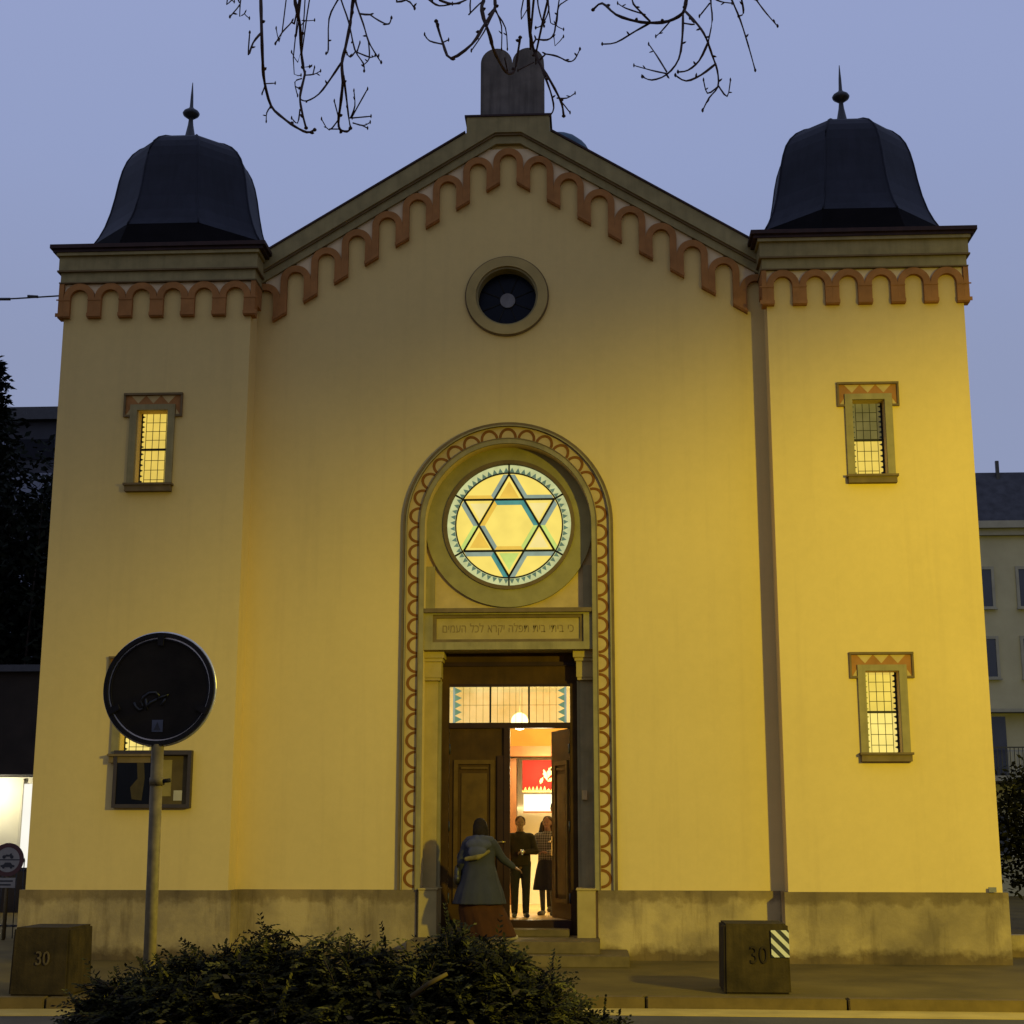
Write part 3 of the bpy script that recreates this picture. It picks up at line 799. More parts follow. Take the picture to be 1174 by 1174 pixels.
o = sp.build('striped_marker'); o.parent = rb

# ------------------------------------------------------------------ notice case on the left tower
CASE = surface('case_brown', (.035, .022, .008), .2, 6, .5); CASEBACK = surface('case_backing', (.09, .06, .018), .25, 3, .8)
nb = thing('notice_case', 'dark glazed notice case on the wall under the lower left window', 'notice board', (-4.935, -.45, 2.04))
m = MB(); m.plate([(-.55, 0), (.55, 0), (.55, .79), (-.55, .79)], [[(-.5, .05), (.5, .05), (.5, .73), (-.5, .73)]], -.11, -.001, CASE); m.box(-.5, .5, -.03, -.001, .05, .73, CASEBACK)
m.box(-.02, .02, -.112, -.03, .05, .73, CASE)
o = m.build('case'); o.parent = nb
m = MB(); m.box(-.499, -.021, -.095, -.09, .051, .729, GLASS_DARK); o = m.build('glass_door'); o.parent = nb
PAPER = surface('notice_paper', (.42, .36, .24), .1, 8, .9)
m = MB(); m.box(.3, .42, -.036, -.031, .1, .24, PAPER); m.box(.08, .26, -.036, -.031, .16, .66, surface('faded_poster', (.26, .19, .05), .2, 5, .9)); o = m.build('notice'); o.parent = nb
m = MB(); m.plate([(-.27, .12), (-.13, .1), (-.1, .4), (-.12, .62), (-.22, .62), (-.2, .4), (-.3, .28)], [], -.0985, -.0955, surface('reflection_shape', (.05, .035, .012), .2, 7, .7)); o = m.build('glass_reflection'); o.parent = nb  # pale reflection on the glass door, drawn as a coloured plate

# ------------------------------------------------------------------ round sign seen from behind
SBACK = surface('sign_back', (.016, .012, .007), .3, 6, .95); SRIM = surface('sign_rim', (.010, .008, .007), .3, 9, .8); SEDGE = surface('sign_edge', (.5, .47, .42), .2, 9, .35, metal=.6)
POLE = surface('galvanised_pole', (.13, .095, .04), .25, 20, .6)
sg = thing('road_sign', 'back of a round road sign with scrawled graffiti on a pole behind the bush', 'road sign', (-1.122, -13.4, 0))
SZ = 2.425
m = MB(); m.plate(circ(0, SZ, .268, 64), [], -.012, .006, SBACK); o = m.build('disc'); o.parent = sg
m = MB(); m.plate(circ(0, SZ, .307, 72), [circ(0, SZ, .284, 72)], -.03, .03, SRIM); m.plate(circ(0, SZ, .2845, 72), [circ(0, SZ, .2755, 72)], -.012, .012, SEDGE); m.plate(circ(0, SZ, .276, 72), [circ(0, SZ, .267, 72)], -.02, .01, SRIM)
m.tube([(.308*cos(2*pi*k/72), 0, SZ+.308*sin(2*pi*k/72)) for k in range(73)], .009, SEDGE, 6, cap=False)
o = m.build('rim'); o.parent = sg
for a in (90, 205, 335):
    m = MB(); t = rad(a); c, s = cos(t), sin(t)
    m.plate([(c*r-s*w_, SZ+s*r+c*w_) for r, w_ in ((.235, -.014), (.30, -.02), (.30, .02), (.235, .014))], [], -.036, -.021, SRIM)
    o = m.build('clip'); o.parent = sg
m = MB(); m.tube([(.026, -.0, 0), (.015, 0, 1.2), (.004, 0, 2.123)], .033, POLE, 20); o = m.build('pole'); o.parent = sg
m = MB(); m.tube([(.01, 0, 1.905), (.01, 0, 1.945)], .041, POLE, 20); m.tube([(.04, -.01, 1.925), (.085, -.01, 1.93)], .012, SRIM, 8); o = m.build('clamp'); o.parent = sg
m = MB(); GR = surface('graffiti_ink', (.008, .008, .008), .1, 9, .5)
def stroke(pts, r=.0075):
    m.tube([((q[0]-430)/5.34/206, -.0145, SZ+(380-q[1])/5.34/206) for q in pts], r, GR, 6)
stroke([(283, 462), (292, 488), (315, 508), (338, 500), (336, 478), (322, 458), (334, 430), (372, 404), (410, 402), (432, 420), (418, 444), (380, 462), (360, 492)])
stroke([(352, 440), (362, 505)]); stroke([(425, 440), (455, 428), (488, 416), (468, 445), (448, 478)])
o = m.build('graffiti'); o.parent = sg
m = MB(); STK = surface('sticker', (.07, .075, .09), .15, 14, .6)
m.box(-.03, .03, -.0165, -.0125, SZ-.235, SZ-.17, STK); m.plate([(-.018, SZ-.225), (.018, SZ-.225), (.006, SZ-.195), (0, SZ-.18), (-.006, SZ-.195)], [], -.0185, -.017, GR)
o = m.build('sticker'); o.parent = sg

# ------------------------------------------------------------------ foliage helpers
def leafm(name, c, var=.35):
    m = surface(name, c, var, 5, .85, fine=20, bstr=0)
    m.node_tree.nodes['Principled BSDF'].inputs['Specular IOR Level'].default_value = .1; return m
LD = leafm('leaf_dark', (.0055, .0052, .001)); LM = leafm('leaf_mid', (.018, .017, .003)); LL = leafm('leaf_tip', (.055, .048, .010)); LB = leafm('leaf_dead', (.07, .05, .018))
BARK = surface('bark_dark', (.028, .018, .012), .35, 14, .9, fine=50, bstr=.5)
def quad_leaf(mb, p, d, n, L, W, mat):
    d = d.normalized(); s = d.cross(n)
    if s.length < 1e-4: return
    s.normalize()
    mb.add([p, p+d*L*.5+s*W, p+d*L, p+d*L*.5-s*W], [(0, 1, 2, 3)], mat)

# --- the bush in front
H = [(-1.55, .55), (-1.42, .72), (-1.28, .95), (-.9, 1.08), (-.43, 1.2), (.11, 1.16), (.6, 1.21), (.86, 1.14), (1.1, .98), (1.36, .76), (1.5, .6)]
def hb(x):
    if x <= H[0][0]: return H[0][1]
    for (a, za), (c, zc) in zip(H, H[1:]):
        if a <= x <= c: return za+(zc-za)*(x-a)/(c-a)
    return H[-1][1]
bush = thing('bush', 'broad dark evergreen bush in the foreground below the doorway', 'bush', (0, -13.85, 0))
rb_ = random.Random(8)
core = MB()
for i in range(30):
    x = -1.3+2.6*i/29; h = hb(x)-.24
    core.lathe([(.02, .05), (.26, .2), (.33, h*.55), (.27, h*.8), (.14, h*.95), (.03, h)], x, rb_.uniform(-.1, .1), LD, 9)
fo = MB()
tufts = []
for i in range(420):          # boughs: each carries a fan of drooping sprays
    x = rb_.uniform(-1.5, 1.48); a = rb_.uniform(-.3, 1.02); tufts.append((x, a, rb_.uniform(.84, 1.07), rb_.random()))
for i in range(8500):
    tx, ta, ts, tt = rb_.choice(tufts)
    x = tx+rb_.gauss(0, .06); h = hb(x)*(.5+.5*ts) if ta > .6 else hb(x); a = ta+rb_.gauss(0, .07)
    th = a*pi/2; back = rb_.random() < .12 and a > .5
    y = -.62*cos(th)*rb_.uniform(.62, 1.0)*ts*(-1 if back else 1); z = max(.1, .22+(h-.24)*(sin(th)*rb_.uniform(.8, 1.0) if a > 0 else .3+.3*a))
    out = Vector((x*.35+rb_.uniform(-.8, .8), y*1.3+rb_.uniform(-.5, .5), .12+.38*sin(max(th, 0))+rb_.uniform(-.2, .25))).normalized()
    p = Vector((x, y, z))-out*.12
    L = rb_.uniform(.12, .24); nseg = rb_.randint(8, 12)
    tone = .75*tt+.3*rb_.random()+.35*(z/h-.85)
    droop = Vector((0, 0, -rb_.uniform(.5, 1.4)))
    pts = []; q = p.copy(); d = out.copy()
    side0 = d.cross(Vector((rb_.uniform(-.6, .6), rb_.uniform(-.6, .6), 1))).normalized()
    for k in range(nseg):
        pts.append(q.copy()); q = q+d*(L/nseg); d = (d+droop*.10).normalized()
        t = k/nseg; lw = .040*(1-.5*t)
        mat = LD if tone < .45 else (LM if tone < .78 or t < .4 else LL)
        for s in (-1, 1):
            ld = (d*.8+side0*s*.75+Vector((0, 0, rb_.uniform(-.3, .15)))).normalized()
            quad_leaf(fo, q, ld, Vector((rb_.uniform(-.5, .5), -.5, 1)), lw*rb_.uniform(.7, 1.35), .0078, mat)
    if i % 4 == 0: fo.tube([pts[0], pts[len(pts)//2], pts[-1]], .003, BARK, 4)
for i in range(14):
    x = rb_.uniform(-1.2, 1.3); quad_leaf(fo, Vector((x, -.5-rb_.uniform(0, .15), hb(x)*rb_.uniform(.6, .95))), Vector((rb_.uniform(-1, 1), -.3, rb_.uniform(-.5, .6))), Vector((0, -1, .6)), .055, .011, LB)
fo.tube([(.42, -.62, .92), (.50, -.63, .98), (.58, -.6, 1.02)], [.012, .011, .009], surface('cut_stick', (.06, .04, .012), .2, 12, .8), 7)
o = fo.build('foliage'); o.parent = bush
o = core.build('stem'); o.parent = bush  # opaque dark core added inside the foliage against see-through gaps, no real stem

# --- bare tree overhead
TW_ = [(0.0075,[(-0.243,-15.36,5.536),(-0.244,-15.352,5.462),(-0.233,-15.383,5.391),(-0.179,-15.563,5.114),(-0.182,-15.509,5.002),(-0.203,-15.374,4.983),(-0.188,-15.29,4.908),(-0.116,-15.357,4.813),(-0.053,-15.391,4.752),(-0.01,-15.329,4.753),(0.019,-15.299,4.779)]),
(0.0042,[(-0.183,-15.564,5.118),(-0.2,-15.628,5.036),(-0.205,-15.683,4.948),(-0.227,-15.588,5.109)]),
(0.003,[(-0.205,-15.37,4.977),(-0.182,-15.25,5.043)]),
(0.003,[(-0.205,-15.351,4.979),(-0.217,-15.353,4.937)]),
(0.003,[(-0.188,-15.29,4.908),(-0.198,-15.328,4.855),(-0.189,-15.37,4.791)]),
(0.0042,[(-0.276,-15.571,5.364),(-0.296,-15.541,5.298),(-0.294,-15.516,5.292),(-0.316,-15.599,5.182)]),
(0.003,[(-0.294,-15.516,5.292),(-0.277,-15.498,5.255),(-0.252,-15.505,5.227)]),
(0.003,[(-0.298,-15.712,5.229),(-0.304,-15.626,5.248),(-0.303,-15.586,5.263)]),
(0.0075,[(-0.118,-15.24,5.615),(-0.09,-15.327,5.489),(-0.074,-15.383,5.385),(-0.064,-15.376,5.324),(-0.065,-15.297,5.305),(-0.086,-15.152,5.257),(-0.073,-15.149,5.17),(-0.06,-15.177,5.124),(-0.058,-15.277,4.962),(-0.03,-15.36,4.842),(-0.01,-15.351,4.763)]),
(0.0042,[(-0.064,-15.378,5.328),(-0.086,-15.383,5.274),(-0.119,-15.425,5.199),(-0.142,-15.45,5.13)]),
(0.003,[(-0.119,-15.425,5.199),(-0.135,-15.477,5.191)]),
(0.003,[(-0.058,-15.355,5.324),(-0.044,-15.287,5.337),(-0.012,-15.226,5.373)]),
(0.003,[(-0.049,-15.361,5.45),(-0.051,-15.379,5.387),(-0.064,-15.378,5.328)]),
(0.003,[(-0.066,-15.33,5.304),(-0.09,-15.282,5.262)]),
(0.003,[(-0.086,-15.152,5.257),(-0.117,-15.221,5.216)]),
(0.003,[(-0.084,-15.145,5.252),(-0.029,-15.169,5.175),(-0.042,-15.163,5.17)]),
(0.003,[(-0.062,-15.179,5.118),(-0.007,-15.231,5.093),(0.032,-15.268,5.089)]),
(0.003,[(-0.012,-15.225,5.096),(-0.011,-15.198,5.146)]),
(0.003,[(-0.117,-15.179,5.208),(-0.08,-15.167,5.125)]),
(0.003,[(-0.072,-15.185,5.098),(-0.105,-15.181,5.083),(-0.072,-15.265,4.969)]),
(0.003,[(-0.041,-15.35,4.856),(-0.043,-15.383,4.772),(-0.074,-15.369,4.805)]),
(0.0075,[(0.243,-15.456,5.486),(0.205,-15.358,5.461),(0.182,-15.307,5.423),(0.175,-15.324,5.299),(0.169,-15.405,5.125),(0.162,-15.443,5.028),(0.173,-15.47,4.921),(0.145,-15.36,4.862),(0.124,-15.28,4.837),(0.123,-15.237,4.811),(0.162,-15.263,4.785),(0.181,-15.286,4.789)]),
(0.0042,[(0.158,-15.434,5.037),(0.105,-15.398,4.979),(0.047,-15.368,4.92),(-0.013,-15.337,4.904),(-0.053,-15.297,4.934)]),
(0.0042,[(0.178,-15.481,4.948),(0.178,-15.377,4.87),(0.174,-15.297,4.835),(0.181,-15.287,4.794)]),
(0.003,[(0.126,-15.29,4.84),(0.123,-15.393,4.871)]),
(0.003,[(0.124,-15.28,4.837),(0.074,-15.237,4.808),(0.055,-15.33,4.817)]),
(0.003,[(0.075,-15.242,4.81),(0.123,-15.237,4.811)]),
(0.0042,[(0.166,-15.363,5.477),(0.103,-15.269,5.448),(0.049,-15.188,5.4),(0.055,-15.216,5.226),(0.045,-15.214,5.207)]),
(0.0042,[(0.119,-15.371,5.473),(0.119,-15.268,5.448),(0.164,-15.304,5.311),(0.234,-15.532,5.044),(0.286,-15.608,4.934),(0.286,-15.579,4.913)]),
(0.003,[(0.241,-15.547,5.027),(0.212,-15.511,5.019),(0.187,-15.459,5.065)]),
(0.003,[(0.251,-15.566,5.016),(0.262,-15.566,5.057)]),
(0.0042,[(0.175,-15.374,5.478),(0.191,-15.318,5.416),(0.266,-15.513,5.179),(0.315,-15.66,5.01),(0.355,-15.693,4.926),(0.373,-15.661,4.906)]),
(0.0042,[(0.197,-15.324,5.408),(0.303,-15.558,5.197),(0.389,-15.766,5.036),(0.429,-15.837,4.986),(0.442,-15.855,5.003)]),
(0.003,[(0.315,-15.66,5.01),(0.319,-15.652,4.933),(0.286,-15.602,4.929)]),
(0.003,[(0.247,-15.559,5.016),(0.324,-15.659,4.933),(0.35,-15.686,4.926)]),
(0.003,[(0.183,-15.303,4.832),(0.212,-15.363,4.859),(0.221,-15.452,4.888)]),
(0.003,[(0.193,-15.314,4.834),(0.287,-15.479,4.88)]),
(0.003,[(0.192,-15.309,4.828),(0.303,-15.466,4.754)]),
(0.003,[(0.196,-15.306,4.805),(0.26,-15.405,4.741),(0.302,-15.479,4.719)]),
(0.003,[(0.254,-15.395,4.746),(0.29,-15.472,4.694)]),
(0.003,[(0.174,-15.297,4.835),(0.192,-15.309,4.828)]),
(0.0042,[(0.449,-15.789,5.174),(0.516,-15.954,5.025),(0.538,-15.983,4.995),(0.556,-15.982,4.968)]),
(0.0075,[(0.852,-15.58,5.381),(0.865,-15.62,5.277),(0.868,-15.698,5.166),(0.87,-15.756,5.085),(0.832,-15.861,4.949),(0.792,-15.956,4.814),(0.71,-16.003,4.727),(0.662,-15.871,4.873),(0.631,-15.85,4.984)]),
(0.003,[(0.663,-15.879,4.861),(0.601,-15.819,4.912),(0.58,-15.826,4.939)]),
(0.003,[(0.662,-15.871,4.873),(0.688,-15.885,4.877)]),
(0.003,[(0.875,-15.753,5.087),(0.9,-15.749,5.012),(0.894,-15.649,4.961)]),
(0.003,[(0.872,-15.758,5.081),(0.914,-15.701,5.031),(0.914,-15.559,5.01)]),
(0.003,[(0.87,-15.765,5.072),(0.834,-15.884,4.906),(0.791,-15.973,4.775)]),
(0.0075,[(0.829,-15.647,5.261),(0.817,-15.77,5.079),(0.858,-15.845,4.912),(0.867,-15.768,4.895),(0.888,-15.555,4.935),(0.911,-15.458,4.948),(0.937,-15.404,4.992),(0.952,-15.397,5.083),(0.964,-15.438,5.133)]),
(0.003,[(0.911,-15.458,4.948),(0.902,-15.542,4.973)]),
(0.003,[(0.764,-15.798,5.041),(0.807,-15.733,5.132),(0.867,-15.638,5.25)]),
(0.0042,[(0.654,-15.943,5.026),(0.697,-15.833,5.073),(0.747,-15.766,5.129),(0.835,-15.641,5.265)]),
(0.0042,[(0.596,-16.034,5.004),(0.619,-15.997,4.995),(0.65,-15.908,5.021),(0.697,-15.833,5.073)]),
(0.003,[(0.77,-15.79,5.053),(0.766,-15.745,5.142),(0.784,-15.717,5.236)]),
(0.003,[(0.847,-15.794,5.04),(0.869,-15.748,5.098)]),
(0.0075,[(1.014,-15.47,5.445),(1.009,-15.527,5.328),(1.005,-15.525,5.266),(1.003,-15.353,5.22),(1.017,-15.261,5.174),(1.051,-15.314,5.062),(1.091,-15.395,4.952),(1.126,-15.367,4.894),(1.146,-15.268,4.889),(1.152,-15.187,4.873)]),
(0.0042,[(1.06,-15.347,5.019),(1.098,-15.409,4.881),(1.11,-15.323,4.845),(1.092,-15.315,4.81)]),
(0.003,[(1.133,-15.333,4.888),(1.181,-15.164,4.901)]),
(0.003,[(1.126,-15.346,4.881),(1.169,-15.269,4.92),(1.206,-15.243,4.957)]),
(0.0042,[(1.027,-15.261,5.149),(1.072,-15.254,5.151),(1.126,-15.301,5.112),(1.179,-15.362,5.051),(1.208,-15.371,5.058),(1.231,-15.371,5.106)]),
(0.0042,[(1.003,-15.301,5.201),(1.027,-15.249,5.23),(1.078,-15.195,5.256),(1.108,-15.175,5.295),(1.123,-15.148,5.385),(1.132,-15.167,5.442),(1.17,-15.146,5.487),(1.263,-15.158,5.562)]),
(0.003,[(1.108,-15.18,5.283),(1.154,-15.213,5.26)]),
(0.0042,[(1.092,-15.367,5.423),(1.082,-15.309,5.392),(1.087,-15.233,5.387),(1.057,-15.231,5.314),(1.028,-15.285,5.267)]),
(0.0042,[(1.057,-15.443,5.378),(1.042,-15.424,5.325),(1.051,-15.287,5.323),(1.064,-15.211,5.317)]),
(0.003,[(1.087,-15.233,5.387),(1.115,-15.154,5.357),(1.154,-15.175,5.318)]),
(0.003,[(0.975,-15.568,5.185),(1.005,-15.498,5.25)]),
(0.003,[(1.021,-15.296,5.089),(0.951,-15.382,5.003)]),
(0.0075,[(1.73,-15.865,5.174),(1.697,-15.82,5.112),(1.683,-15.808,5.074),(1.667,-15.815,5.01),(1.61,-15.727,5.025),(1.544,-15.642,5.069),(1.475,-15.618,5.093),(1.392,-15.558,5.162),(1.334,-15.362,5.336),(1.292,-15.293,5.345)]),
(0.0042,[(1.538,-15.637,5.072),(1.476,-15.558,5.08),(1.392,-15.462,5.082),(1.331,-15.441,5.088)]),
(0.0042,[(1.537,-15.644,5.075),(1.487,-15.69,5.104),(1.46,-15.689,5.152),(1.476,-15.689,5.246)]),
(0.003,[(1.516,-15.673,5.09),(1.433,-15.634,5.147),(1.4,-15.553,5.22)]),
(0.003,[(1.623,-15.748,5.02),(1.583,-15.688,5.002),(1.56,-15.645,5.002)]),
(0.0042,[(1.667,-15.821,4.999),(1.655,-15.93,4.839),(1.633,-16.007,4.694),(1.586,-15.949,4.658),(1.532,-15.806,4.712),(1.498,-15.644,4.815)]),
(0.003,[(1.586,-15.946,4.664),(1.535,-15.75,4.786),(1.469,-15.475,4.961)]),
(0.003,[(1.587,-15.942,4.674),(1.558,-15.731,4.864),(1.531,-15.588,4.999)]),
(0.0042,[(1.672,-15.812,5.026),(1.713,-15.997,4.85),(1.739,-16.068,4.751),(1.771,-15.97,4.725),(1.801,-15.841,4.729),(1.805,-15.802,4.676),(1.765,-15.825,4.614),(1.736,-15.84,4.551)]),
(0.003,[(1.805,-15.802,4.684),(1.839,-15.829,4.617),(1.862,-15.758,4.728)]),
(0.003,[(1.805,-15.802,4.676),(1.759,-15.828,4.634),(1.739,-15.894,4.659)]),
(0.0042,[(1.791,-15.89,4.732),(1.725,-15.941,4.656),(1.662,-15.982,4.61),(1.618,-16.003,4.625)]),
(0.0042,[(1.748,-16.057,4.735),(1.713,-16.034,4.67),(1.667,-16.028,4.632),(1.628,-16.016,4.632)]),
(0.0042,[(1.799,-15.837,5.144),(1.775,-15.929,4.999),(1.769,-16.039,4.846),(1.748,-16.057,4.735)]),
(0.003,[(1.769,-15.944,4.975),(1.724,-15.96,4.908)]),
(0.003,[(1.663,-15.858,4.939),(1.702,-15.973,4.865),(1.689,-15.891,4.942)]),
(0.0042,[(1.84,-15.838,5.157),(1.858,-15.965,4.974),(1.899,-15.868,4.941),(1.956,-15.632,4.953),(1.977,-15.668,4.818)]),
(0.0042,[(1.888,-15.891,5.093),(1.903,-15.914,5.003),(1.914,-15.86,4.975),(1.889,-15.904,4.936)]),
(0.0042,[(1.918,-15.866,5.122),(1.983,-15.751,5.098),(2.05,-15.53,5.165),(2.116,-15.393,5.179)]),
(0.003,[(1.777,-15.909,5.026),(1.81,-15.975,4.963),(1.857,-15.973,4.955)])]
TBARK = surface('twig_bark', (.045, .024, .014), .35, 30, .85)
bt = thing('bare_tree', 'leafless tree whose hanging twigs cross the top of the view', 'tree', (-4.6, -17.4, 0))
off = Vector((4.6, 17.4, 0)); rt = random.Random(3)
tk = MB(); tk.tube([(0, 0, -.1), (.03, .02, .5), (.05, 0, 2), (.0, .08, 4), (.15, .2, 6), (.5, .3, 8), (.6, .2, 10)], [.34, .27, .23, .2, .17, .12, .06], TBARK, 14)
o = tk.build('trunk'); o.parent = bt
lim = MB()
limb = [Vector((-4.5, -17.25, 5.6)), Vector((-3.2, -16.9, 6.5)), Vector((-1.6, -16.0, 6.75)), Vector((-.2, -15.5, 6.6)), Vector((.8, -15.6, 6.45)), Vector((1.8, -15.8, 6.2)), Vector((2.9, -16.2, 6.0))]
lim.tube([v+off for v in limb], [.13, .1, .075, .06, .045, .03, .012], TBARK, 10)
for a, c in (((.1, .2, 6), (2.2, 3.0, 8.2)), ((.2, .2, 7), (-2.4, .8, 9)), ((.5, .3, 8), (1.5, -2.2, 10)), ((.05, .1, 5), (-2.0, -2.0, 7.2))):
    a, c = Vector(a), Vector(c); md = (a+c)/2+Vector((0, 0, .35)); lim.tube([a, md, c], [.08, .05, .015], TBARK, 8)
o = lim.build('limb'); o.parent = bt
tg = MB()
def nearest_limb(p):
    best = None
    for a, c in zip(limb, limb[1:]):
        for i in range(9):
            q = a.lerp(c, i/8); d = (q-p).length
            if best is None or d < best[0]: best = (d, q)
    return best[1]
for r, pts in TW_:
    P = [Vector(q) for q in pts]
    if P[0].z > 5.12 or r > .007:
        q = nearest_limb(P[0]); md = (q+P[0])/2+Vector((rt.uniform(-.05, .05), 0, .0)); P = [q, md] + P; 
    # smooth the polyline and let it thin out towards the tip
    S = []
    for i in range(len(P)-1):
        p0 = P[max(i-1, 0)]; p1 = P[i]; p2 = P[i+1]; p3 = P[min(i+2, len(P)-1)]
        for t in (0, .33, .67):
            S.append(.5*((2*p1)+(p2-p0)*t+(2*p0-5*p1+4*p2-p3)*t*t+(3*p1-p0-3*p2+p3)*t**3))
    S.append(P[-1]); n = len(S); r *= 1.3
    rad_ = [r*(1-.5*i/n)*(1+.14*sin(i*1.9+r*900)) for i in range(n)]
    tg.tube(S, rad_, TBARK, 6)
    e = S[-1]; tg.lathe([(.001, e.z-.009), (r*.95, e.z-.003), (r*.9, e.z+.004), (.001, e.z+.011)], e.x, e.y, TBARK, 6)
    for i in range(4, n-1, 5):       # buds
        e = S[i]; d = Vector((rt.uniform(-1, 1), rt.uniform(-.4, .4), rt.uniform(-.2, 1))).normalized(); tg.tube([e, e+d*.012, e+d*.02], [r*.7, r*.8, .001], TBARK, 5)
me = tg.mesh('twigs'); o = bpy.data.objects.new('twigs', me); col.objects.link(o); o.parent = bt; o.matrix_parent_inverse = Matrix.Translation(off)

# --- conifer and hedge
NEED = leafm('needles_dark', (.006, .008, .004)); NEED2 = leafm('needles_mid', (.010, .012, .005))
def conifer(label, x, y, h, R, n, seed, z0=0):
    t = thing('conifer', label, 'tree', (x, y, z0)); r = random.Random(seed)
    m = MB(); m.tube([(0, 0, 0), (0, 0, h*.5), (0, 0, h)], [h*.02, h*.012, .02], BARK, 10); o = m.build('trunk'); o.parent = t
    c = MB()
    for i in range(n):
        f = (i+r.random())/n; z = h*(.06+.93*f); L = R*(1-f)**.72*r.uniform(.7, 1.1)+.12; a = i*2.39996+r.uniform(-.3, .3)
        d = Vector((cos(a), sin(a), 0)); nk = int(6+L*9)
        for k in range(nk):
            u = (k+.5)/nk; p = d*(L*u)+Vector((0, 0, z+.12*L*u-.42*L*u*u)); p += Vector((r.uniform(-.12, .12), r.uniform(-.12, .12), r.uniform(-.1, .08)))*(.4+L*.35)
            for q in range(3):
                ld = (d*.6+Vector((r.uniform(-1, 1), r.uniform(-1, 1), r.uniform(-.9, .4)))).normalized()
                quad_leaf(c, p, ld, Vector((r.uniform(-1, 1), r.uniform(-1, 1), .5)), r.uniform(.22, .42)*(.7+.4*(1-f)), .05+.04*(1-f), NEED if r.random() < .7 else NEED2)
    o = c.build('crown'); o.parent = t
conifer('tall dark conifer left of the left tower', -15.1, 17, 14.6, 3.0, 320, 5)
def shrub(name, label, cat, x, y, rx, ry, h, n, seed, mats, ls=.12):
    t = thing(name, label, cat, (x, y, 0)); r = random.Random(seed)
    m = MB()
    for k in range(6):
        a = k*1.05; m.tube([(0, 0, 0), (rx*.3*cos(a), ry*.3*sin(a), h*.4), (rx*.55*cos(a), ry*.55*sin(a), h*.75)], [.05, .035, .01], BARK, 6)
    o = m.build('stem'); o.parent = t
    c = MB()
    lumps = [(Vector((r.uniform(-.6, .6)*rx, r.uniform(-.6, .6)*ry, h*r.uniform(.25, .78))), r.uniform(.3, .5)) for _ in range(14)]
    for i in range(n):
        ctr, s = r.choice(lumps); v = Vector((r.gauss(0, 1), r.gauss(0, 1), r.gauss(0, 1))).normalized()*r.uniform(.65, 1.05)*s
        p = ctr+Vector((v.x*rx, v.y*ry, v.z*h*.6)); 
        if p.z < .03: p.z = abs(p.z)+.03
        quad_leaf(c, p, Vector((r.uniform(-1, 1), r.uniform(-1, 1), r.uniform(-.6, .8))), Vector((r.uniform(-1, 1), r.uniform(-1, 1), .7)), ls*r.uniform(.6, 1.3), ls*.25, r.choice(mats))
    o = c.build('crown'); o.parent = t
shrub('broadleaf_tree', 'dark bushy tree in front of the dark building at left', 'tree', -13.3, 15.5, 2.8, 2.0, 13.2, 12000, 2, [NEED, NEED, NEED2], .26)
shrub('garden_shrub', 'dark shrub beside the right tower base', 'shrub', 9.3, 5.5, 1.35, 1.2, 3.2, 5500, 6, [LD, LM, LD], .13)

# ------------------------------------------------------------------ left background
DARKW = surface('dark_cladding', (.03, .022, .015), .25, 1.5, .8); SHOPW = surface('pale_wall', (.66, .62, .46), .06, 2, .9)
LITW = emit('shop_light', (1, .97, .86), 1.0, var=.1, scale=1)
sb = thing('shop_building', 'low building with dark overhanging top and brightly lit pale ground floor', 'building', (-15, 13, 0))
m = MB(); m.box(-15, 4.6, 0, 10, 0, 3.0, SHOPW); o = m.build('wall'); o.parent = sb
m = MB(); m.box(-15, 4.6, -.35, -.003, 0, .98, DARKW); o = m.build('base_wall'); o.parent = sb
m = MB(); m.box(-15, 5.0, -1.6, 10, 3.0, 5.25, DARKW); m.box(-15, 5.1, -1.75, 10, 5.25, 5.4, IRON); o = m.build('canopy'); o.parent = sb
m = MB(); m.box(3.12, 3.75, -.05, -.002, .9, 2.85, LITW); o = m.build('window'); o.parent = sb
m = MB(); m.box(1.4, 2.4, -.05, -.002, .9, 2.5, LITW); o = m.build('window'); o.parent = sb
m = MB(); m.box(3.05, 3.11, -.08, -.002, .85, 2.95, SHOPW); m.box(3.76, 3.82, -.08, -.002, .85, 2.95, SHOPW); o = m.build('window_frame'); o.parent = sb
OFFW = surface('office_grey', (.05, .05, .055), .2, .4, .8); BANDG = surface('blind_grey', (.17, .18, .21), .15, 2, .6)
ob = thing('office_block', 'dark flat-roofed block behind the conifer', 'building', (-24, 40, 0))
m = MB(); m.box(-8, 4.5, 0, 12, 0, 19.2, OFFW); m.box(-8.3, 4.7, -.4, 12.4, 19.2, 19.75, IRON); o = m.build('wall'); o.parent = ob
for z in (3, 6, 9, 12, 15.6, 17.5):
    for k in range(6):
        m = MB(); m.box(-7.6+2.0*k, -5.9+2.0*k, -.06, -.002, z, z+(1.3 if z < 17 else .9), BANDG if (k+int(z)) % 3 else GLASS_DARK); o = m.build('window'); o.parent = ob
fe = thing('iron_fence', 'black iron railing left of the synagogue', 'fence', (-11.4, 4.0, 0))
m = MB()
for z in (.18, 1.08): m.box(-2.9, 4.3, -.015, .015, z, z+.035, IRON)
o = m.build('rail'); o.parent = fe
m = MB()
for k in range(60):
    x = -2.85+k*.12; m.tube([(x, -.03, 0), (x, -.03, 1.24)], .009, IRON, 6); m.lathe([(.016, 1.24), (.012, 1.27), (.001, 1.31)], x, -.03, IRON, 6)
o = m.build('bars'); o.parent = fe; o['kind'] = 'stuff' if False else 'part'
del o['kind']
for k in range(8):
    m = MB(); cx = -2.4+k*.85; m.tube([(cx+.13*(1-t/20)*cos(t*.75), -.05, 1.33+.13*(1-t/20)*sin(t*.75)) for t in range(18)], .010, IRON, 6)
    o = m.build('scroll'); o.parent = fe
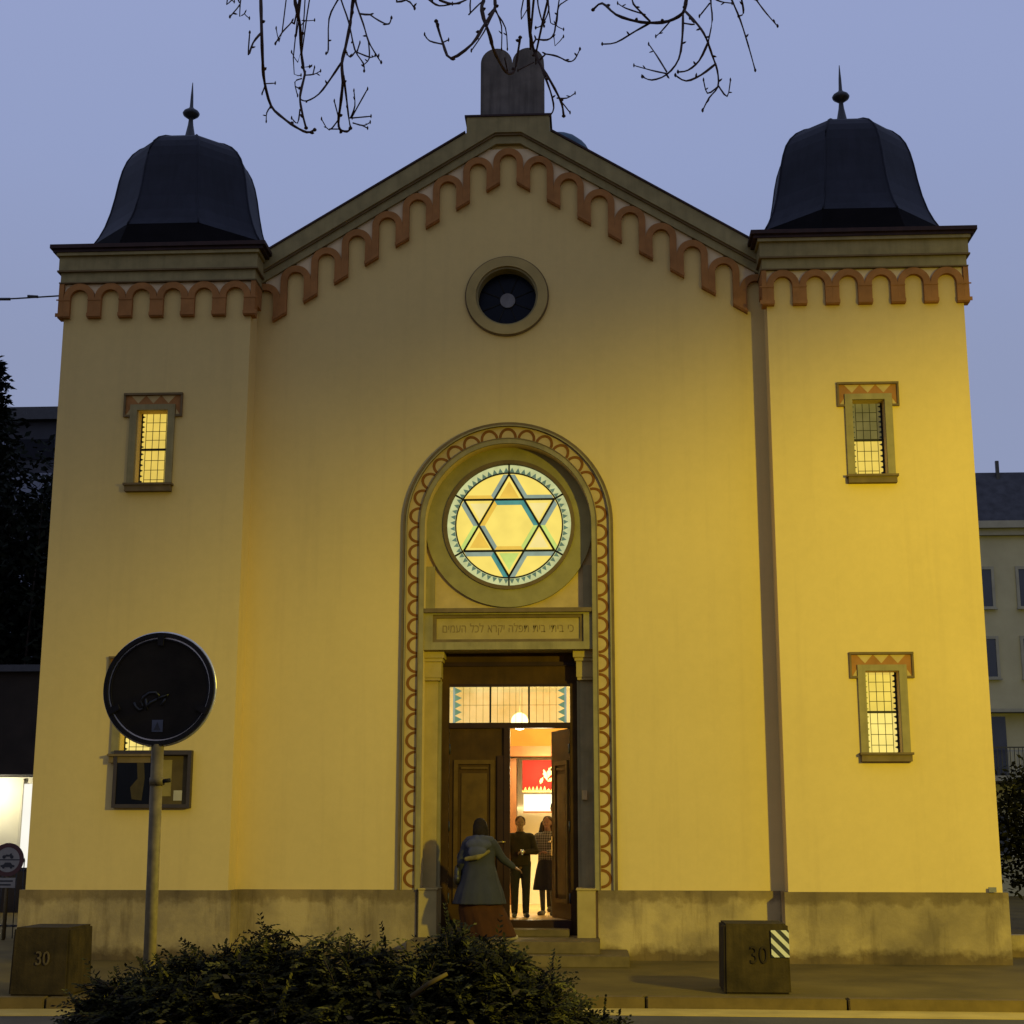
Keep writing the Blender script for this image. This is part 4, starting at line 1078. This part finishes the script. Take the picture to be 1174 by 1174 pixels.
ns = thing('traffic_sign', 'round red-rimmed no motor vehicles sign by the railing', 'road sign', (-8.47, 3.5, 0))
RED = surface('sign_red', (.07, .014, .008), .15, 9, .5); SGW = surface('sign_white', (.26, .235, .19), .1, 9, .5)
m = MB(); m.plate(circ(0, 1.28, .2), [], -.008, .0, SGW); m.plate(circ(0, 1.28, .27), [circ(0, 1.28, .2)], -.012, .0, RED); m.box(-.2, .2, -.011, -.0085, 1.27, 1.288, BLACK); o = m.build('disc'); o.parent = ns
m = MB()
m.plate([(-.11, 1.16), (-.12, 1.19), (-.07, 1.2), (-.04, 1.235), (.05, 1.235), (.08, 1.2), (.12, 1.19), (.12, 1.16)], [], -.0115, -.0085, BLACK)
for x in (-.065, .065): m.disc(x, 1.157, .022, -.0135, -.0118, BLACK, 14); m.disc(x*1.0, 1.325, .03, -.0115, -.0085, BLACK, 14)
m.plate([(-.07, 1.33), (-.03, 1.365), (.02, 1.36), (.05, 1.385), (.065, 1.38), (.065, 1.33)], [], -.0135, -.0118, BLACK)
o = m.build('vehicle_symbols'); o.parent = ns
m = MB(); m.box(-.22, .15, -.01, .0, .83, .99, SGW); m.box(-.18, .11, -.0125, -.0105, .925, .95, BLACK); m.box(-.18, .08, -.0125, -.0105, .865, .89, BLACK); o = m.build('plate'); o.parent = ns
m = MB(); m.tube([(0, .03, 0), (0, .03, 1.5)], .03, POLE, 12); o = m.build('post'); o.parent = ns
m = MB(); P0 = Vector((-6.67, -.2, 9.72)); P1 = Vector((-26, -3, 11.6)); m.tube([P0.lerp(P1, i/24)-Vector((0, 0, 1.0*(1-(2*i/24-1)**2))) for i in range(25)], .012, IRON, 6)
for i in (1, 2): m.tube([P0.lerp(P1, i/24*.5+.004)-Vector((0, 0, .09*i)), P0.lerp(P1, i/24*.5+.012)-Vector((0, 0, .1*i))], .022, IRON, 8)
tag(m.build('overhead_wire'), 'thin dark overhead wire running left from the left tower', 'wire')

# ------------------------------------------------------------------ right background
FW = surface('grey_render', (.35, .325, .235), .1, 1.2, .9); SLATE = surface('slate_roof', (.04, .042, .055), .3, 4, .7, fine=25, bstr=.4); STONE = surface('grey_stone_trim', (.26, .25, .22), .12, 3, .85); WIN = surface('window_glass_dark', (.03, .033, .045), .3, 1, .15); TRIM = surface('dark_window_frame', (.07, .065, .06), .1, 5, .6)
ap = thing('apartment_building', 'grey rendered house with dark mansard roof right of the right tower', 'building', (19, 25, 0))
m = MB(); m.box(-8.5, 12, 0, 12, -.1, 11.0, FW); o = m.build('wall'); o.parent = ap
m = MB(); m.box(-8.8, 12.3, -.35, 12.3, 11.0, 11.22, STONE); m.box(-8.65, 12.15, -.18, -.002, 10.8, 10.998, STONE); o = m.build('cornice'); o.parent = ap
m = MB(); m.plate([(-.3, 11.22), (12.3, 11.22), (10.8, 13.0), (.75, 13.0)], [], -8.75, 12.2, SLATE, 'yz'); o = m.build('roof'); o.parent = ap
m = MB(); m.box(-5.05, -4.95, .6, .7, 12.4, 13.35, IRON); o = m.build('vent_pipe'); o.parent = ap
m = MB(); m.box(-2.6, -1.9, 3, 3.6, 12.9, 14.2, STONE); o = m.build('chimney'); o.parent = ap
def skylight(x):
    m = MB(); m.add([(x, .22, 12.05), (x+.8, .22, 12.05), (x+.8, .52, 12.58), (x, .52, 12.58), (x, .30, 12.0), (x+.8, .30, 12.0), (x+.8, .6, 12.53), (x, .6, 12.53)], [(0, 1, 2, 3), (4, 7, 6, 5), (0, 4, 5, 1), (1, 5, 6, 2), (2, 6, 7, 3), (3, 7, 4, 0)], BANDG); o = m.build('skylight'); o.parent = ap
skylight(-5.9); skylight(-2.2)
def apw(x, z, w_=.92, h_=1.15):
    m = MB(); m.plate([(x-w_/2-.09, z-.06), (x+w_/2+.09, z-.06), (x+w_/2+.09, z+h_+.09), (x-w_/2-.09, z+h_+.09)], [[(x-w_/2, z), (x+w_/2, z), (x+w_/2, z+h_), (x-w_/2, z+h_)]], -.06, -.001, STONE)
    o = m.build('window'); o.parent = ap
    q = MB(); q.box(x-w_/2, x+w_/2, -.03, -.002, z, z+h_, WIN); c = q.build('pane'); c.parent = o
    q = MB(); q.box(x-.025, x+.025, -.05, -.0305, z, z+h_, TRIM); q.box(x-w_/2-.12, x+w_/2+.12, -.14, -.0605, z-.1, z-.055, STONE); c = q.build('sill'); c.parent = o
for z in (8.6, 6.45, 1.2):
    for x in (-6.05, -4.3, -2.4, -.4, 1.6): apw(x, z)
for x in (-4.3, -2.4, -.4): apw(x, 4.1)
m = MB(); m.box(-6.3, -5.45, -.03, -.002, 3.5, 5.25, WIN); o = m.build('balcony_door'); o.parent = ap
m = MB(); m.box(-6.9, -4.6, -.5, -.002, 5.35, 5.45, STONE); m.box(-6.9, -4.3, -1.1, -.002, 3.3, 3.45, STONE)
for k in range(22): m.box(-6.88+k*.122, -6.86+k*.122, -1.08, -1.06, 3.45, 4.25, IRON)
m.box(-6.9, -4.3, -1.09, -1.05, 4.25, 4.29, IRON); o = m.build('balcony'); o.parent = ap
m = MB(); m.box(6.85, 26, .9, 1.15, 0, .3, PLINTH); tag(m.build('garden_wall'), 'low stained garden wall right of the right tower', 'wall')

# ------------------------------------------------------------------ things inside the hall
REDC = surface('red_cloth', (.13, .006, .003), .15, 5, .85); GOLD = surface('gold_embroidery', (.42, .27, .07), .15, 14, .5)
wh = thing('wall_hanging', 'red cloth with gold embroidery hanging in the lit hall', 'wall hanging', (.35, 5.46, 2.43))
m = MB(); m.box(-.41, .55, .0, .03, .03, .56, REDC); o = m.build('cloth'); o.parent = wh
m = MB(); rg = random.Random(5)
m.box(-.41, .55, -.004, -.001, .0, .03, GOLD)
def leafy(cx, cz, L, W, ang):
    o = []
    for i in range(13):
        t = i/12; o.append((L*(t-.5), W*sin(pi*t)**.8*(1+.25*sin(t*22))))
    o += [(a, -b*.8) for a, b in o[::-1][1:-1]]
    m.plate([(cx+a*cos(ang)-b*sin(ang), cz+a*sin(ang)+b*cos(ang)) for a, b in o], [], -.004, -.001, GOLD)
leafy(.0, .30, .20, .035, 1.9); leafy(.09, .36, .24, .05, 1.1); leafy(.22, .42, .30, .06, .25); leafy(-.07, .20, .12, .03, 1.2); leafy(.42, .36, .2, .06, -.4); leafy(.1, .22, .14, .03, .5)
for k in range(14): x = -.38+k*.068; m.plate([(x, .035), (x+.05, .035), (x+.025, .035+.03+.05*rg.random())], [], -.004, -.001, GOLD)
o = m.build('embroidery'); o.parent = wh
LAMPW = emit('lamp_shade', (1, .92, .62), 1.5)
wl = thing('light_box', 'glowing white rectangular lamp below the red hanging', 'lamp', (.35, 5.44, 2.09))
m = MB(); m.box(-.38, .55, -.1, .02, .01, .3, LAMPW); o = m.build('shade'); o.parent = wl
m = MB(); m.box(-.39, .56, -.11, .03, -.02, .0095, HWOOD); o = m.build('base'); o.parent = wl
cl = thing('ceiling_lamp', 'bright hanging globe lamp seen through the glass over the door', 'lamp', (.05, 2.4, 3.44))
m = MB(); m.lathe([(.01, -.135)] + [(.135*cos(t), .135*sin(t)) for t in [rad(a) for a in range(-75, 80, 15)]] + [(.03, .135)], 0, 0, emit('globe', (1, .9, .6), 12), 20); o = m.build('globe'); o.parent = cl
m = MB(); m.tube([(0, 0, .137), (0, 0, .95)], .012, BRASS, 8); o = m.build('rod'); o.parent = cl

# ------------------------------------------------------------------ people
SKIN = surface('skin', (.19, .095, .055), .06, 8, .6, bstr=.05); SHOE = surface('shoe_dark', (.02, .017, .015), .2, 9, .5); SHOEL = surface('shoe_pale', (.35, .28, .18), .1, 9, .6)
HAIR_D = surface('hair_dark', (.014, .008, .005), .4, 40, .9); HAIR_B = surface('hair_brown', (.04, .02, .008), .4, 40, .9)
def hand(parts, wrist, d, n, curl=.5, size=1.0, thumb=1):
    """palm, four unequal fingers in two bends and a thumb; d = along the hand, n = palm normal"""
    wv = Vector(wrist); d = Vector(d).normalized(); n = Vector(n).normalized(); s = d.cross(n).normalized()*thumb; n = s.cross(d).normalized()*thumb
    S = size
    for k, o_ in enumerate((-.03, -.01, .01, .03)):
        a = wv+s*(o_*.75*S)+d*.012*S; b_ = wv+s*(o_*S)+d*.085*S
        parts.append(('c', a, b_, .017*S, .0125*S, 8, 3))
        L = (.052, .064, .07, .062)[k]*S
        f1 = (d*cos(curl)+n*sin(curl)).normalized(); f2 = (d*cos(curl*2.1)+n*sin(curl*2.1)).normalized()
        c = b_+f1*L*.55+s*o_*.12; e = c+f2*L*.5
        parts.append(('c', b_, c, .0105*S, .009*S, 8, 3)); parts.append(('c', c, e, .009*S, .0075*S, 8, 3))
    t0 = wv+s*.032*S+d*.03*S; t1 = t0+(s*.75+d*.6+n*.25).normalized()*.038*S; t2 = t1+(s*.3+d*.9+n*.3).normalized()*.032*S
    parts.append(('c', t0, t1, .0135*S, .0115*S, 8, 3)); parts.append(('c', t1, t2, .0115*S, .008*S, 8, 3))
def head_parts(c, f):
    """c = centre of skull, f = facing direction (unit, horizontal)"""
    c = Vector(c); f = Vector(f).normalized(); r = Vector((f.y, -f.x, 0)); u = Vector((0, 0, 1))
    P = [('e', tuple(c+u*.015-f*.01), (.078, .088, .105)), ('c', c-u*.03+f*.03, c-u*.095+f*.055, .062, .034), ('c', c-u*.16-f*.02, c-u*.06-f*.01, .052, .05),
         ('c', c+f*.082-u*.0, c+f*.103-u*.03, .009, .013, 8, 3)]
    for s in (-1, 1): P.append(('c', c+r*(s*.078)-u*.03-f*.005, c+r*(s*.084)+u*.015-f*.012, .012, .015, 8, 3))
    return P
def face_bits(c, f, par):
    c = Vector(c); f = Vector(f).normalized(); r = Vector((f.y, -f.x, 0)); u = Vector((0, 0, 1)); INK = SHOE
    for s in (-1, 1):
        m = MB(); p = c+f*.079+r*s*.031+u*.008; m.lathe([(.002, p.z-.007), (.011, p.z), (.002, p.z+.007)], p.x, p.y, INK, 10); o = m.build('eye'); o.parent = par
    m = MB(); p = c+f*.088-u*.066; m.tube([p-r*.024-f*.004, p+f*.004, p+r*.024-f*.004], [.004, .0065, .004], surface('lips', (.3, .11, .08), .1, 9, .6), 8); o = m.build('mouth'); o.parent = par

# woman on the steps, seen from behind
wo = thing('person', 'person from behind in a grey-blue coat and long rust skirt reaching for the door', 'person', (-.33, -.72, .30))
B = [('e', (0, 0, .88), (.15, .12, .14)), ('e', (0, .0, 1.12), (.14, .10, .2)), ('c', (-.14, 0, 1.27), (.14, 0, 1.27), .06, .06), ('c', (0, .0, 1.25), (0, .02, 1.38), .07, .05)]
hc = (.01, .03, 1.455); fw = (.35, .93, 0)
B += head_parts(hc, fw)
B += [('c', (-.085, 0, .84), (-.09, .03, .45), .085, .055), ('c', (-.09, .03, .45), (-.1, -.02, .08), .054, .036), ('c', (-.1, -.03, .045), (-.1, .12, .035), .036, .03)]
B += [('c', (.085, 0, .84), (.2, .08, .46), .085, .055), ('c', (.2, .08, .46), (.38, .0, .09), .054, .036), ('c', (.38, -.02, .05), (.47, .10, .035), .036, .03)]
B += [('c', (.175, 0, 1.26), (.30, .10, 1.06), .048, .038), ('c', (.30, .10, 1.06), (.445, .22, .95), .037, .025)]
hand(B, (.455, .23, .943), (.75, .55, -.35), (-.2, .3, -1), .35)
B += [('c', (-.175, 0, 1.26), (-.25, -.01, 1.02), .048, .038), ('c', (-.25, -.01, 1.02), (-.26, .12, .83), .037, .025)]
hand(B, (-.26, .125, .82), (0, .25, -1), (1, 0, 0), .8)
body = blob('body', B, SKIN, wo, .0065, 3)
COAT = surface('coat_grey_blue', (.036, .035, .038), .14, 6, .95, fine=120); RUST = surface('skirt_rust', (.055, .019, .004), .2, 5, .95, streak=.35)
cp = [('l', [(.47, .0, .0, .36, .27), (.62, -.0, .0, .32, .25), (.80, 0, 0, .255, .20), (.98, 0, 0, .205, .165), (1.15, 0, 0, .20, .15), (1.27, 0, 0, .19, .132), (1.335, 0, .0, .10, .09), (1.37, 0, .01, .07, .07)], 36, .04, 2),
      ('c', (-.16, 0, 1.255), (.16, 0, 1.255), .08, .08), ('c', (.175, 0, 1.255), (.30, .10, 1.06), .072, .058), ('c', (.30, .10, 1.06), (.435, .212, .955), .058, .042),
      ('c', (-.175, 0, 1.255), (-.25, -.01, 1.02), .072, .06), ('c', (-.25, -.01, 1.02), (-.26, .11, .85), .058, .044)]
blob('coat', cp, COAT, wo, .011, 4)
blob('hood', [('e', (-.01, -.13, 1.25), (.18, .08, .09)), ('e', (-.02, -.17, 1.15), (.13, .055, .09)), ('c', (-.15, -.02, 1.31), (-.03, -.12, 1.32), .05, .06), ('c', (.15, -.02, 1.31), (.03, -.12, 1.32), .05, .06)], surface('hood_dark', (.055, .055, .075), .2, 8, .95), wo, .01, 4)
blob('hood_lining', [('c', (-.17, -.16, 1.06), (-.02, -.20, 1.085), .03, .04), ('c', (-.02, -.2, 1.085), (.13, -.16, 1.16), .04, .024)], surface('lining_olive', (.16, .12, .035), .2, 9, .95), wo, .008, 3)
blob('skirt', [('l', [(.05, .14, .02, .36, .24), (.2, .10, .02, .34, .24), (.4, .03, .0, .31, .22), (.55, .0, 0, .27, .2), (.8, 0, 0, .17, .14)], 36, .05, 5)], RUST, wo, .011, 4)
blob('hair', [('e', (.005, -.005, 1.48), (.102, .108, .108)), ('e', (-.005, -.06, 1.43), (.09, .075, .11)), ('e', (-.0, -.02, 1.52), (.085, .09, .085)), ('c', (-.05, -.05, 1.42), (-.07, -.09, 1.30), .045, .03), ('c', (.04, -.06, 1.42), (.03, -.1, 1.31), .05, .03), ('c', (.09, -.01, 1.44), (.10, -.03, 1.33), .03, .02)], HAIR_D, wo, .008, 3)
blob('shoe', [('c', (.38, -.03, .04), (.48, .11, .032), .045, .037)], SHOEL, wo, .008, 2); blob('shoe', [('c', (-.1, -.04, .04), (-.1, .13, .03), .045, .037)], SHOEL, wo, .008, 2)
face_bits(hc, fw, wo)
hbg = thing('handbag', 'small black bag hanging from the left arm of the person in the grey-blue coat', 'bag', (-.63, -.66, 1.0))
blob('bag', [('e', (0, 0, .16), (.06, .12, .13)), ('e', (0, 0, .1), (.065, .14, .09))], SHOE, hbg, .01, 2)
m = MB(); m.tube([(0, -.08, .24), (.0, -.06, .40), (.02, .02, .46), (.02, .06, .40), (0, .08, .24)], .01, SHOE, 8); o = m.build('strap'); o.parent = hbg

# two youngsters and an adult in the lit doorway
def figure(label, loc, H_, rz, tops, legs, hair, kind):
    t = thing('person', label, 'person', loc); k = H_/1.75; t.scale = (k, k, k); t.rotation_euler.z = rz
    f = (0, -1, 0); hc = (0, -.02, 1.625)
    B = [('e', (0, 0, .95), (.155, .115, .15)), ('e', (0, 0, 1.2), (.16, .105, .22)), ('c', (-.15, 0, 1.38), (.15, 0, 1.38), .065, .065), ('c', (0, 0, 1.38), (0, 0, 1.53), .07, .055)]
    B += head_parts(hc, f)
    for s in (-1, 1):
        B += [('c', (s*.09, 0, .93), (s*.10, -.02, .5), .088, .056), ('c', (s*.10, -.02, .5), (s*.10, .02, .09), .054, .036), ('c', (s*.1, .03, .045), (s*.115, -.13, .032), .04, .032)]
    arms = kind
    S = []
    for s, (el, wr, hd, hn) in zip((-1, 1), arms):
        B.append(('c', (s*.19, 0, 1.38), el, .05, .04)); B.append(('c', el, wr, .038, .027)); hand(B, wr, hd, hn, .7, 1.0, s)
        wv = Vector(el).lerp(Vector(wr), .93)
        S += [('c', (s*.19, 0, 1.375), el, .072, .06), ('c', el, tuple(wv), .058, .042)]
    blob('body', B, SKIN, t, .0075, 3)
    S += [('l', [(.88, 0, 0, .185, .14), (1.05, 0, 0, .18, .135), (1.25, 0, 0, .195, .14), (1.36, 0, 0, .18, .125), (1.44, 0, 0, .10, .085), (1.48, 0, 0, .07, .068)], 28, .02, 3), ('c', (-.17, 0, 1.375), (.17, 0, 1.375), .082, .082)]
    blob(tops[0], S, tops[1], t, .012, 4)
    if legs[0] == 'skirt':
        blob('skirt', [('l', [(.44, 0, 0, .28, .22), (.6, 0, 0, .255, .2), (.8, 0, 0, .215, .17), (.98, 0, 0, .17, .14)], 32, .05, 4)], legs[1], t, .012, 4)
        blob('stockings', [q for s in (-1, 1) for q in (('c', (s*.09, 0, .8), (s*.10, -.02, .5), .08, .062), ('c', (s*.10, -.02, .5), (s*.10, .02, .1), .06, .043))], SHOE, t, .01, 3)
    else:
        blob('trousers', [('e', (0, 0, .95), (.175, .135, .12))] + [q for s in (-1, 1) for q in (('c', (s*.09, 0, .93), (s*.10, -.02, .5), .105, .078), ('c', (s*.10, -.02, .5), (s*.10, .02, .09), .076, .06))], legs[1], t, .012, 4)
    for s in (-1, 1): blob('shoe', [('c', (s*.1, .035, .045), (s*.117, -.15, .034), .05, .04)], SHOE, t, .01, 2)
    blob('hair', hair[0], hair[1], t, .009, 3)
    face_bits(hc, f, t)
    return t
short = [('e', (0, .015, 1.675), (.09, .098, .078)), ('e', (0, .06, 1.63), (.08, .05, .085)), ('c', (-.075, .0, 1.62), (-.07, .0, 1.68), .018, .022), ('c', (.075, .0, 1.62), (.07, .0, 1.68), .018, .022)]
longh = short + [('c', (-.075, .03, 1.64), (-.085, .04, 1.42), .032, .03), ('c', (.075, .03, 1.64), (.085, .04, 1.42), .032, .03), ('c', (0, .07, 1.62), (0, .08, 1.4), .06, .05)]
SWEAT = surface('sweater_dark', (.022, .013, .007), .2, 9, .95); TROU = surface('trousers_dark', (.016, .012, .011), .2, 9, .9); SKD = surface('skirt_dark', (.014, .012, .013), .2, 9, .9)
def plaid():
    m, nt, bs = new_mat('plaid_jacket'); v = tex_coord(nt, 'Object')
    outc = None
    for ax in ('X', 'Z'):
        wv = nt.nodes.new('ShaderNodeTexWave'); wv.bands_direction = ax; wv.inputs['Scale'].default_value = 7; nt.links.new(v, wv.inputs['Vector'])
        c = ramp(nt, wv.outputs['Fac'], [(.45, (.02, .016, .014)), (.55, (.17, .14, .1))]); outc = c if outc is None else mix(nt, .5, outc, c)
    nt.links.new(outc, bs.inputs['Base Color']); bs.inputs['Roughness'].default_value = .95; return m
figure('young person in dark sweater and trousers facing out of the doorway', (.115, 1.3, .5), 1.46, .12, ('sweater', SWEAT), ('trousers', TROU), (short, HAIR_B),
       [((-.27, .0, 1.12), (-.24, -.10, .88), (0, -.2, -1), (.9, 0, 0)), ((.27, -.05, 1.13), (.06, -.24, 1.12), (-1, -.2, .1), (0, -.2, -1))])
figure('young person in plaid jacket and dark skirt half hidden by the open door leaf', (.50, 1.95, .5), 1.47, -.25, ('jacket', plaid()), ('skirt', SKD), (longh, HAIR_B),
       [((-.26, -.06, 1.13), (-.16, -.26, 1.13), (-.6, -.6, .1), (.2, 0, -1)), ((.26, -.05, 1.12), (.05, -.25, 1.1), (-.9, -.3, .1), (0, -.2, -1))])
figure('taller dark-haired person mostly hidden behind the open door leaf', (.60, 3.1, .5), 1.72, 0, ('sweater', TROU), ('trousers', TROU), (short, HAIR_D),
       [((-.26, .0, 1.12), (-.25, -.06, .88), (0, -.2, -1), (.9, 0, 0)), ((.26, .0, 1.12), (.25, -.06, .88), (0, -.2, -1), (-.9, 0, 0))])
bk = thing('cup', 'small shiny cup in the hand of the young person in dark sweater', 'cup', (.155, 1.055, 1.415))
m = MB(); m.lathe([(.018, 0), (.022, .01), (.026, .06), (.024, .06), (.02, .012)], 0, 0, surface('silver', (.7, .7, .7), .05, 9, .25, metal=.9), 16); o = m.build('bowl'); o.parent = bk
m = MB(); m.lathe([(.022, -.02), (.008, -.012), (.008, 0)], 0, 0, surface('silver_foot', (.6, .6, .6), .05, 9, .3, metal=.9), 16); o = m.build('foot'); o.parent = bk

# ------------------------------------------------------------------ light
w = bpy.data.worlds.new('World'); sc.world = w; w.use_nodes = True
nt = w.node_tree; bg = nt.nodes['Background']
sky = nt.nodes.new('ShaderNodeTexSky'); sky.sky_type = 'NISHITA'; sky.sun_disc = False
SUN_EL, SUN_ROT = rad(2.0), rad(200)
sky.sun_elevation = SUN_EL; sky.sun_rotation = SUN_ROT; sky.air_density = 1.2; sky.dust_density = 1.5; sky.ozone_density = 3
hs = mix(nt, .86, sky.outputs['Color'], (3.55, 4.2, 6.95))
tcw = nt.nodes.new('ShaderNodeTexCoord'); sepw = nt.nodes.new('ShaderNodeSeparateXYZ'); nt.links.new(tcw.outputs['Generated'], sepw.inputs[0])
haze = ramp(nt, sepw.outputs['Z'], [(.0, (.86, .83, .75)), (.3, (.89, .87, .815)), (.42, (.935, .94, .93)), (.54, (1, 1, 1))])
cl_ = ramp(nt, noise(nt, tex_coord(nt, 'Generated', (1, 1, 3)), 1.6, 4, .5), [(.3, (.965, .965, .97)), (.7, (1.0, 1.0, 1.0))])
hs = mix(nt, 1., mix(nt, 1., hs, haze, 'MULTIPLY'), cl_, 'MULTIPLY')
nt.links.new(hs, bg.inputs['Color']); bg.inputs['Strength'].default_value = .1
sun = bpy.data.lights.new('sun', 'SUN'); sun.energy = .02; sun.angle = rad(12); sun.color = (.8, .85, 1)
so = bpy.data.objects.new('sun', sun); col.objects.link(so)
so.rotation_euler = Vector((-sin(SUN_ROT)*cos(rad(25)), -cos(SUN_ROT)*cos(rad(25)), -sin(rad(25)))).to_track_quat('-Z', 'Y').to_euler()
def point(name, loc, e, c, r=.1, spot=None, blend=.15, aim=None):
    l = bpy.data.lights.new(name, 'SPOT' if spot else 'POINT'); l.energy = e; l.color = c; l.shadow_soft_size = r
    o = bpy.data.objects.new(name, l); col.objects.link(o); o.location = loc
    if spot: l.spot_size = spot; l.spot_blend = blend; o.rotation_euler = Vector(aim).to_track_quat('-Z', 'Y').to_euler()
    return o
point('street_lamp_light', (9.5, -14.0, 5.7), 6700, (1, .87, .02), .22, rad(179.4), .26, (.1800, .4000, -.8987))
point('hall_lamp_light', (.95, 3.5, 3.5), 300, (1, .80, .42), .1)
point('hall_back_light', (.3, 4.9, 2.75), 110, (1, .82, .48), .1)
point('shop_canopy_light', (-12.6, 12.2, 2.7), 95, (1, .93, .72), .15)
point('shop_canopy_light', (-17, 12.2, 2.7), 95, (1, .93, .72), .15)

# ------------------------------------------------------------------ camera
cam = bpy.data.cameras.new('camera'); co = bpy.data.objects.new('camera', cam); col.objects.link(co)
pitch, yaw, roll = 0.21328783, 0.05626728, 0.00107833
f = Vector((-sin(yaw)*cos(pitch), cos(yaw)*cos(pitch), sin(pitch))); r0 = Vector((cos(yaw), sin(yaw), 0)); u0 = r0.cross(f)
r = r0*cos(roll)+u0*sin(roll); u = u0*cos(roll)-r0*sin(roll)
M = Matrix((r, u, -f)).transposed().to_4x4(); M.translation = (1.27683, -21.6, 1.62)
co.matrix_world = M
cam.sensor_width = 36; cam.lens = 1732/1174*36; cam.clip_end = 2000; cam.clip_start = .1
sc.camera = co
sc.view_settings.view_transform = 'Standard'; sc.view_settings.look = 'None'; sc.view_settings.exposure = 0; sc.view_settings.gamma = 1
sc.cycles.use_denoising = True; sc.cycles.max_bounces = 8; sc.cycles.transparent_max_bounces = 12
sc.cycles.sample_clamp_indirect = 4
